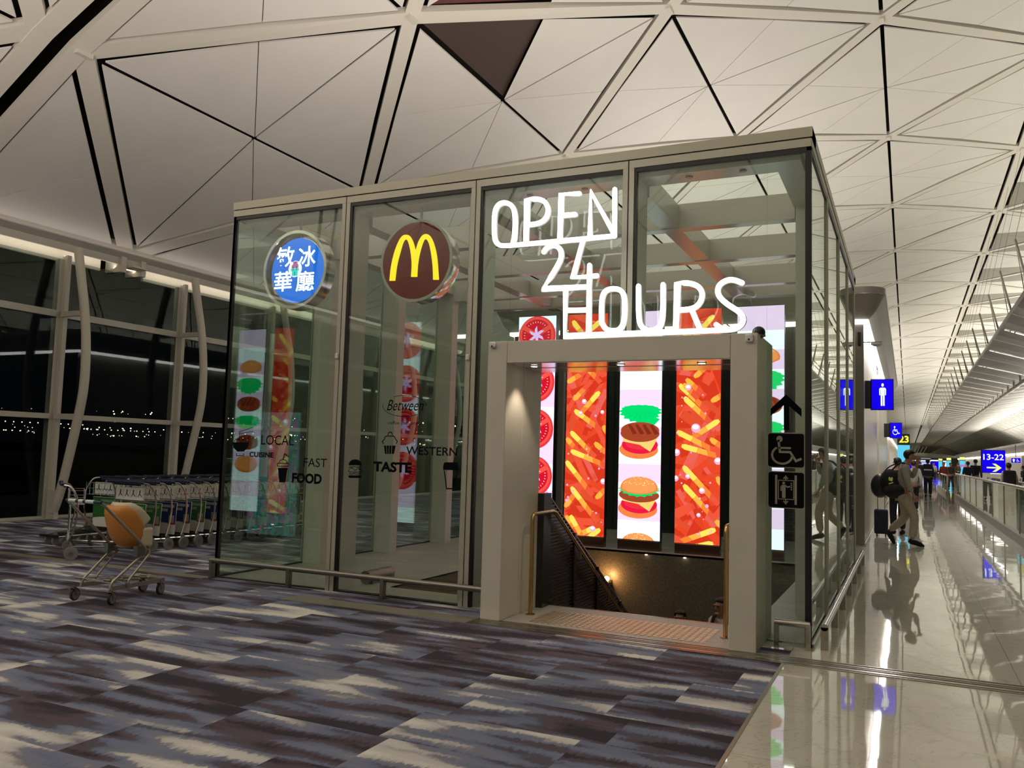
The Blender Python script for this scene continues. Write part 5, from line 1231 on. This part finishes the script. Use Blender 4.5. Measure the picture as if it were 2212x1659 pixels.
def shell(st, name, mat, parent, thick, closed_edge=True):
    st = [(5.77 + (q[0] - 5.73) * .68,) + tuple(q[1:]) for q in st]
    """st: list of (y, z, half width, depth of the cup, tilt) ; the cup opens toward +n"""
    m = MB(); k = 15; rows = []
    for (y, z, w, d, a) in st:
        nrm = Vector((0, math.cos(a), math.sin(a)))
        rows.append([Vector((0 + w * math.sin(t), y - 6.0, z)) + nrm * (d * (1 - math.cos(t)) ) for t in [-PI / 2 * 1.05 + PI * 1.05 * j / (k - 1) for j in range(k)]])
    n = len(rows); vs = [v for r in rows for v in r]
    m.add(vs, [(i * k + j, i * k + j + 1, (i + 1) * k + j + 1, (i + 1) * k + j) for i in range(n - 1) for j in range(k - 1)])
    o = m.build(name, mat, parent, 'all'); s = o.modifiers.new('solid', 'SOLIDIFY'); s.thickness = thick; s.offset = 0
    s2 = o.modifiers.new('sub', 'SUBSURF'); s2.levels = s2.render_levels = 1
    return o
st = [(5.80, .915, .13, .05, .0), (5.73, .87, .175, .14, .05), (5.75, .78, .185, .19, .1), (5.79, .68, .185, .22, .2), (5.85, .575, .18, .22, .5), (5.95, .515, .175, .19, 1.0), (6.08, .49, .17, .14, 1.35), (6.20, .487, .165, .10, 1.5), (6.28, .495, .155, .06, 1.6)]
sh = shell(st, 'seat_shell', M['orange'], ct, .012)
st2 = [(5.86, .945, .10, .06, .0), (5.80, .90, .165, .17, .05), (5.79, .79, .172, .25, .15), (5.83, .69, .172, .29, .3), (5.89, .59, .168, .27, .6), (5.98, .54, .165, .22, 1.0), (6.10, .515, .16, .165, 1.35), (6.21, .51, .158, .125, 1.5), (6.30, .515, .150, .075, 1.6)]
ln = shell(st2, 'seat_liner', M['ivory'], ct, .016)
for sx in (-1, 1): m = MB(); m.box(sx * .155 - .022, sx * .155 + .022, .03, .17, .50, .69); m.build('arm_rest', M['ivory'], ct, bevel=.02)
m = MB(); m.tube(smooth_path([(-.13, .03, .74), (-.07, .10, .77), (.07, .10, .77), (.13, .03, .74)], 4), .035, 10); m.build('safety_pad', M['orange_pad'], ct, 'all')
m = MB(); m.tube([(0, .07, .72), (0, .07, .56)], .02, 8); m.build('strap', M['plastic_black'], ct, True)
# ------------------------------------------------------------------ people
def skin_bake(chains, name, mat, parent, sub=1):
    """chains: list of lists of (point, radius or (rx, ry)); a chain starting with an int branches from that vertex"""
    vs, es, rs = [], [], []
    for ch in chains:
        prev = None
        for it in ch:
            if isinstance(it, int): prev = it; continue
            p, r = it; vs.append(Vector(p)); rs.append(r if isinstance(r, tuple) else (r, r)); i = len(vs) - 1
            if prev is not None: es.append((prev, i))
            prev = i
    me = bpy.data.meshes.new(name); me.from_pydata(vs, es, []); o = bpy.data.objects.new(name, me); COL.objects.link(o)
    md = o.modifiers.new('skin', 'SKIN'); md.use_smooth_shade = True
    if not me.skin_vertices: pass
    sv = me.skin_vertices[0].data
    for i, r in enumerate(rs): sv[i].radius = r; sv[i].use_root = (i == 0)
    s = o.modifiers.new('sub', 'SUBSURF'); s.levels = s.render_levels = sub
    bpy.context.view_layer.update()
    m2 = bpy.data.meshes.new_from_object(o.evaluated_get(bpy.context.evaluated_depsgraph_get()))
    bpy.data.objects.remove(o); bpy.data.meshes.remove(me)
    m2.materials.clear(); m2.materials.append(mat)
    for p in m2.polygons: p.use_smooth = True; p.material_index = 0
    m2.name = name
    ob = bpy.data.objects.new(name, m2); COL.objects.link(ob)
    if parent: ob.parent = parent
    return ob
BASE = dict(pel=(0, 0, .93), mid=(0, .005, 1.10), che=(0, .0, 1.28), nck=(0, -.005, 1.44), nk2=(0, .01, 1.50), hd=(0, .025, 1.60), tip=(0, .02, 1.68),
            sh=(.165, -.01, 1.385), el=(.215, -.03, 1.12), wr=(.225, .04, .88), ha=(.225, .06, .80), hip=(.085, 0, .88), kn=(.095, .02, .49), an=(.095, -.01, .09), to=(.105, .12, .035))
def person(label, loc, rz, over=None, h=1.0, top='dark', bot='dark', shoe='dark', hair=True, fingers=False, long=False, long_hair=False):
    J = {}
    for k, v in BASE.items():
        if k in ('sh', 'el', 'wr', 'ha', 'hip', 'kn', 'an', 'to'): J[k + 'R'] = Vector(v); J[k + 'L'] = Vector((-v[0], v[1], v[2]))
        else: J[k] = Vector(v)
    for k, v in (over or {}).items(): J[k] = Vector(v)
    t = thing('person', label, 'person', loc, rz); t.scale = (h, h, h)
    ch = [[(J['pel'], (.13, .10)), (J['mid'], (.115, .085)), (J['che'], (.135, .09)), (J['nck'], (.065, .06)), (J['nk2'], .052), (J['hd'] + Vector((0, -.005, -.035)), (.068, .078)), (J['hd'] + Vector((0, .0, .03)), (.074, .09)), (J['tip'], (.055, .065))]]
    n = 8
    for s in 'RL':
        ch.append([2, (J['sh' + s], .052), (J['el' + s], .036), (J['wr' + s], .023), (J['ha' + s], (.030, .018))]); n += 4
        ch.append([0, (J['hip' + s], .085), (J['kn' + s], .052), (J['an' + s], .035), (J['to' + s], (.035, .025))]); n += 4
    base_hand = {'R': 11, 'L': 19}
    if fingers:
        for s in 'RL':
            ha, wr = J['ha' + s], J['wr' + s]; d = (ha - wr).normalized(); sd = Vector((0, 1, 0)) - d * d.y; sd = sd.normalized() if sd.length > .1 else Vector((0, 0, 1)); nr = d.cross(sd)
            for i, (o_, l_) in enumerate(((-.030, .055), (-.010, .068), (.010, .072), (.029, .064))):
                ch.append([base_hand[s], (ha + d * .035 + sd * o_, .010), (ha + d * (.035 + l_ * .5) + sd * o_ + nr * .006, .009), (ha + d * (.03 + l_ * .9) + sd * o_ + nr * .022, .0075)])
            ch.append([base_hand[s], (ha - d * .01 + sd * .034, .011), (ha + d * .02 + sd * .052 + nr * .008, .010), (ha + d * .045 + sd * .056 + nr * .014, .008)])
    body = skin_bake(ch, 'body', M['skin'], t, 1)
    # face: nose, brow, ears added to the body mesh
    up = (J['tip'] - J['nk2']).normalized(); fw = Vector((0, 1, 0)); fw = (fw - up * fw.dot(up)).normalized(); sd = fw.cross(up); c = J['hd'] + Vector((0, .005, 0))
    bm = bmesh.new(); bm.from_mesh(body.data)
    def bl(p, r, sc_):
        mt = Matrix.Translation(p) @ Matrix((sd, fw, up)).transposed().to_4x4() @ Matrix.Diagonal((*sc_, 1)); bmesh.ops.create_icosphere(bm, subdivisions=2, radius=r, matrix=mt)
    bl(c + fw * .092 - up * .012, .016, (.8, 1.1, 1.7)); bl(c + fw * .075 - up * .085, .035, (1.1, .7, .6)); bl(c + fw * .082 + up * .03, .03, (1.9, .5, .5))
    for s in (1, -1): bl(c + sd * s * .078 - up * .005, .022, (.4, .8, 1.3))
    bm.to_mesh(body.data); bm.free()
    for p in body.data.polygons: p.use_smooth = True
    f = MB()
    for s in (1, -1): f.ball(c + fw * .088 + sd * s * .032 + up * .012, .008, 8, 5)
    f.build('eyes', M['plastic_black'], t, 'all')
    f = MB(); f.ball(c + fw * .088 - up * .05, .014, 8, 5, 1.8, .4, .3); f.build('mouth', M['redcoat'], t, 'all')
    if hair:
        h_ = MB(); h_.ball((0, 0, 0), .108, 18, 12, .86, 1.02, .86)
        hv = []
        for v in h_.v:
            v = Vector(v)
            if v.y > .0 and v.z < .04: v = Vector((v.x * .72, v.y * .3, v.z * .5))
            elif v.y > 0: v.y *= .86
            elif v.z < -.02: v = Vector((v.x * .95, v.y, v.z * 1.15))
            hv.append(tuple(c - fw * .012 + up * .028 + sd * v.x + fw * v.y + up * v.z))
        h_.v = hv
        if long_hair: h_.tube([c - fw * .05 + up * .02, c - fw * .075 - up * .12, c - fw * .07 - up * .25], [.08, .10, .07], 12)
        h_.build('hair', M['hair'], t, 'all')
    # clothes
    g = 1.0
    ch = [[(J['pel'] + Vector((0, 0, .03)), (.158, .125)), (J['mid'], (.15, .12)), (J['che'], (.168, .125)), (J['nck'] + Vector((0, 0, -.02)), (.095, .085))]]
    for s in 'RL': ch.append([2, (J['sh' + s], .075), (J['el' + s], .060), (J['wr' + s].lerp(J['el' + s], .12), .043)])
    if long: ch[0] = [(J['pel'] + Vector((0, 0, -.18)), (.17, .14))] + ch[0]; ch = [ch[0]] + [[3] + c_[1:] for c_ in ch[1:]]
    skin_bake(ch, 'top', M[top], t)
    ch = [[(J['pel'] + Vector((0, 0, .02)), (.145, .118))]]
    for s in 'RL': ch.append([0, (J['hip' + s] + Vector((0, 0, -.02)), .108), (J['kn' + s], .085), (J['an' + s].lerp(J['kn' + s], .06), .068)])
    skin_bake(ch, 'trousers', M[bot], t)
    for s in 'RL':
        a, b = J['an' + s], J['to' + s]; d = (b - a); dh = Vector((d.x, d.y, d.z)).normalized()
        m = MB(); hl = a - dh * .05 + Vector((0, 0, -.035)); m.tube([hl - dh * .01, hl + dh * .04, a.lerp(b, .5) + Vector((0, 0, -.015)), b + dh * .01, b + dh * .08], [.035, .05, .047, .042, .02], 10)
        m.build('shoe', M[shoe], t, 'all')
    return t
# the man walking out of the washroom doorway, head down, one hand at his face
X0 = -.02
mj = dict(pel=(0, -.05, .93), mid=(0, -.07, 1.10), che=(0, -.06, 1.28), nck=(0, -.02, 1.44), nk2=(0, .03, 1.50), hd=(0, .055, 1.585), tip=(0, .075, 1.665),
          shR=(.165, -.035, 1.38), elR=(.21, .02, 1.11), wrR=(.20, .10, .92), haR=(.20, .125, .86), shL=(-.165, -.035, 1.38), elL=(-.18, .10, 1.20), wrL=(-.10, .17, 1.43), haL=(-.05, .18, 1.51),
          hipR=(.085, -.05, .88), knR=(.09, .13, .52), anR=(.09, .08, .10), toR=(.09, .20, .035), hipL=(-.085, -.05, .88), knL=(-.09, -.02, .48), anL=(-.09, -.30, .22), toL=(-.09, -.24, .07))
man = person('person in pale sweater and cream trousers walking right with head bowed', (X0, 17.75, .01), -PI / 2, mj, 1.06, 'sweater', 'trousers', 'dark', fingers=True)
# his bags (worn, top-level)
t = thing('backpack', 'black backpack with a small yellow patch worn on the walking person\'s back', 'backpack', (X0 - .28, 17.70, 1.02))
m = MB(); m.ball((0, 0, .16), .20, 20, 14, .95, .62, 1.28); m.ball((.06, -.06, -.0), .19, 18, 12, 1.0, .8, .75); m.build('bag', M['dark'], t, 'all')
m = MB(); m.tube(smooth_path([(.03, -.12, .40), (.16, -.15, .53), (.26, -.10, .50), (.24, -.09, .25)], 5), .016, 8); m.tube(smooth_path([(.03, .08, .40), (.16, .12, .53), (.26, .10, .50)], 5), .016, 8); m.build('strap', M['dark'], t, True)
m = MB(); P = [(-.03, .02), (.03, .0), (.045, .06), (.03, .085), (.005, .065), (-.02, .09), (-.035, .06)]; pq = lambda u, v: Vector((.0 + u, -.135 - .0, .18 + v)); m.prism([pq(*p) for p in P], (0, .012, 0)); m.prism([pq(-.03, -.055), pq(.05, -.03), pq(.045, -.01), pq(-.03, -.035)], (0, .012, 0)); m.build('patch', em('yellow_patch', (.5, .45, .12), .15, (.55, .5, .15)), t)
t = thing('shoulder_bag', 'round black bag behind the backpack of the walking person', 'bag', (X0 - .50, 17.85, .98))
m = MB(); m.ball((.03, 0, .12), .20, 20, 14, .85, .6, 1.15); m.build('bag', M['plastic_black'], t, 'all')
m = MB(); m.tube(smooth_path([(.05, -.02, .32), (.18, -.04, .48), (.30, -.05, .55)], 5), .012, 8); m.build('strap', M['dark'], t, True)
def suitcase(loc, w, d, hh, label, mat, ext=.3):
    t = thing('suitcase', label, 'suitcase', loc)
    m = MB(); m.box(-w / 2, w / 2, -d / 2, d / 2, .05, hh); m.build('shell', mat, t, bevel=.03)
    m = MB()
    for i in range(4): x = -w / 2 + w * (i + .5) / 4; m.box(x - .012, x + .012, -d / 2 - .008, -d / 2, .09, hh - .05)
    m.build('rib', mat, t)
    if ext: m = MB(); m.tube(round_path([(-.07, .05, hh), (-.07, .05, hh + ext), (.07, .05, hh + ext), (.07, .05, hh)], .03), .008, 8); m.build('handle', M['steel'], t, True)
    for x in (-w / 2 + .05, w / 2 - .05):
        for y in (-d / 2 + .04, d / 2 - .04): m = MB(); m.lathe([(.024, -.012), (.024, .012)], (x, y, .025), 'x', 12); m.build('wheel', M['rubber'], t, True)
suitcase((-.52, 19.6, 0), .27, .25, .56, 'dark navy hard suitcase by the block wall behind the walking person', M['navy'])
person('person in long black clothes with the suitcase, hidden behind the walking person', (-.20, 20.1, .01), .3, dict(wrL=(-.28, .02, .86)), .97, 'dark', 'dark', long=True)
WK = dict(knR=(.095, .12, .50), anR=(.095, .10, .10), toR=(.10, .22, .035), knL=(-.095, -.02, .48), anL=(-.095, -.22, .13), toL=(-.10, -.12, .04), elR=(.21, -.10, 1.13), wrR=(.22, -.02, .90), haR=(.22, .0, .83), elL=(-.21, .03, 1.12), wrL=(-.22, .14, .92), haL=(-.22, .17, .86))
ppl = [('person in a navy vest with a white back stripe walking away', (.84, 43.5), 0., 1.03, 'navy', 'dark', WK), ('person in a red jacket walking towards the camera', (1.95, 56.5), PI, .98, 'redcoat', 'brown', WK),
       ('person in dark brown coat right behind the red jacket', (2.38, 58), 2.9, .97, 'brown', 'brown', WK), ('person in pale top and black trousers seen past the bowed head', (.16, 29), .2, .96, 'whitecloth', 'dark', WK),
       ('person in black on the walkway, left of a pair', (2.6, 45.5), 0.2, .98, 'navy', 'dark', None), ('person in black on the walkway, right of a pair', (2.95, 46), -.1, 1.07, 'dark', 'brown', None),
       ('person with black backpack and white collar on the walkway near the right edge', (2.82, 30), .1, .94, 'whitecloth', 'dark', None), ('person in olive jacket standing at the far right', (5.35, 50), 1.0, .93, 'olive', 'dark', None),
       ('person in dark clothes cut by the right picture edge', (4.35, 39), .5, .97, 'navy', 'dark', None), ('tiny distant person in black left of the navy vest', (.9, 78), 0, 1., 'dark', 'dark', WK), ('tiny distant person in white between navy vest and red jacket', (2.1, 84), PI, .98, 'whitecloth', 'dark', WK),
       ('tiny distant person in black near the far shops', (1.2, 95), 0, 1., 'dark', 'dark', WK), ('tiny distant person in olive by the far gate displays', (4.2, 88), .4, 1., 'olive', 'dark', None)]
for lab, (x, y), rz, h, a, b, po in ppl:
    z = .05 if 2.15 < x < 4.9 and y < 46 else .01
    p = person(lab, (x, y, z), rz, po, h, a, b)
t = thing('backpack', 'dark backpack with a white reflective stripe on the person walking away', 'backpack', (.84, 43.28, 1.0))
m = MB(); m.box(-.2, .2, -.12, .08, .0, .55); m.build('bag', M['navy'], t, bevel=.05)
m = MB(); m.box(-.17, .17, -.13, -.12, .26, .31); m.build('stripe', M['white'], t)
t = thing('backpack', 'black backpack on the person near the right picture edge', 'backpack', (2.82, 29.8, .93))
m = MB(); m.box(-.17, .17, -.1, .09, .0, .5); m.build('bag', M['dark'], t, bevel=.05)
# two people coming up the stair
person('person with reddish dark long hair low on the stair, only the head showing', (-2.94, 12.0, -2.23), PI, None, .94, 'brown', 'dark', long_hair=True)
person('person in white shirt with black straps on the stair by the right pillar', (-2.28, 11.6, -2.04), PI - .5, None, 1.0, 'whitecloth', 'dark')
t = thing('backpack', 'black straps and backpack of the person on the stair', 'backpack', (-2.28, 11.74, -1.02))
m = MB(); m.box(-.16, .16, .0, .16, .0, .4); m.build('bag', M['dark'], t, bevel=.04)
m = MB()
for s in (-.1, .1): m.tube(smooth_path([(s, .02, .42), (s * 1.0, -.2, .43), (s * 1.1, -.34, .25)], 5), .022, 8)
m.build('strap', M['dark'], t, True)
# ------------------------------------------------------------------ lights of the hall and added ceiling fills
def area(name, loc, size, size_y, energy, col, rot=(0, 0, 0), spread=PI):
    l = bpy.data.lights.new(name, 'AREA'); l.shape = 'RECTANGLE'; l.size = size; l.size_y = size_y; l.energy = energy; l.color = col; l.spread = spread
    o = bpy.data.objects.new(name, l); COL.objects.link(o); o.location = loc; o.rotation_euler = rot; return o
UP = PI
YG_ = (1, .96, .77)
for y0, L_ in ((-6, 24), (20, 28), (50, 40), (92, 60), (155, 110), (270, 200)):                 # uplights lying on the hanging wing
    area('wing_uplight', (5.46, y0 + L_ / 2, 6.2), 4.6, L_, 14 * L_, YG_, (UP, 0, 0))
area('pavilion_ceiling_fill', (-4.0, 10.8, 4.55), 5.5, 5.5, 300, (1, .90, .81), (UP, 0, 0))   # added above the pavilion roof to brighten the left ceiling
area('block_ceiling_fill', (-4.4, 27, 4.95), 5.5, 18, 480, (1, .93, .84), (UP, 0, 0))     # added over the service block to light the vault
area('rear_ceiling_fill', (-10.5, 1.5, 4.2), 4, 6, 330, (1, .88, .78), (UP, 0, 0)); area('rear_ceiling_fill', (-5.0, -4, 4.0), 7, 9, 900, (1, .90, .81), (UP, 0, 0))          # added fills behind the camera, out of view, for the left ceiling
for y in (-6, 9.5, 25, 41, 60): area('cove_light', (-15.15, y + 4, 5.2), .10, 13, 16, (1, .90, .76), (UP, -.5, 0))
for y in (-4, 10, 24, 40): area('ledge_ceiling_fill', (-14.75, y + 4, 5.35), .12, 13, 9, (1, .88, .80), (UP, .9, 0))  # extra strips added at the cove ledge to lift the left ceiling
area('right_vault_fill', (9.6, 89, 3.1), 5, 70, 4500, (1, .95, .85), (UP, 0, 0)); area('right_vault_fill', (17, 120, 4), 5, 190, 7500, (1, .95, .85), (UP, 0, 0))  # added fills that brighten the right half of the vault
area('far_vault_fill', (5.46, 205, 6.5), 12, 80, 900, (1, .95, .85), (UP, 0, 0)); area('left_far_fill', (-4.2, 91, 3.9), 4, 50, 2200, (1, .95, .85), (UP, 0, 0))  # added fills for the far end and the distant left ceiling
for x in (-3.22, -2.36, -1.62):                           # portal downlights
    l = bpy.data.lights.new('portal_spot', 'SPOT'); l.energy = 16; l.spot_size = 1.5; l.spot_blend = .6; l.color = (1, .80, .62); l.shadow_soft_size = .03
    o = bpy.data.objects.new('portal_spot', l); COL.objects.link(o); o.location = (x, 7.27, 2.35)
l = bpy.data.lights.new('sconce_light', 'POINT'); l.energy = 7; l.color = (1, .52, .18); l.shadow_soft_size = .04
o = bpy.data.objects.new('sconce_light', l); COL.objects.link(o); o.location = (-4.40, 13.03, -.42)
for y in (25, 60): area('cornice_light', (-.62 + .0, y, 4.10), .08, 16, 130, (1, .93, .9), (0, 0, 0))
w = bpy.data.worlds.new('night'); sc.world = w; w.use_nodes = True
w.node_tree.nodes['Background'].inputs[0].default_value = (.0012, .0014, .0018, 1); w.node_tree.nodes['Background'].inputs[1].default_value = 1

# ------------------------------------------------------------------ camera
yaw, pitch, roll, fpx = 4.43117239e-01, 8.11415241e-02, 2.90726726e-02, 1804.75
cam = bpy.data.cameras.new('camera'); co = bpy.data.objects.new('camera', cam); COL.objects.link(co); sc.camera = co
fw = Vector((-math.sin(yaw) * math.cos(pitch), math.cos(yaw) * math.cos(pitch), math.sin(pitch)))
rt = Vector((math.cos(yaw), math.sin(yaw), 0)); up = rt.cross(fw)
r2 = math.cos(roll) * rt + math.sin(roll) * up; u2 = -math.sin(roll) * rt + math.cos(roll) * up
R = Matrix((r2, u2, -fw)).transposed().to_4x4()
co.matrix_world = Matrix.Translation((0, 0, 1.55)) @ R
cam.sensor_fit = 'HORIZONTAL'; cam.sensor_width = 36; cam.lens = 36 * fpx / 2212; cam.clip_start = .05; cam.clip_end = 1200
vs_ = sc.view_settings; vs_.view_transform = 'Standard'; vs_.look = 'None'; vs_.gamma = 1; vs_.use_curve_mapping = False; vs_.exposure = .2
sc.cycles.max_bounces = 7; sc.cycles.transparent_max_bounces = 20; sc.cycles.glossy_bounces = 4; sc.cycles.diffuse_bounces = 3
sc.cycles.use_adaptive_sampling = True; sc.cycles.adaptive_threshold = .025
sc.cycles.use_denoising = True; sc.cycles.sample_clamp_indirect = 4
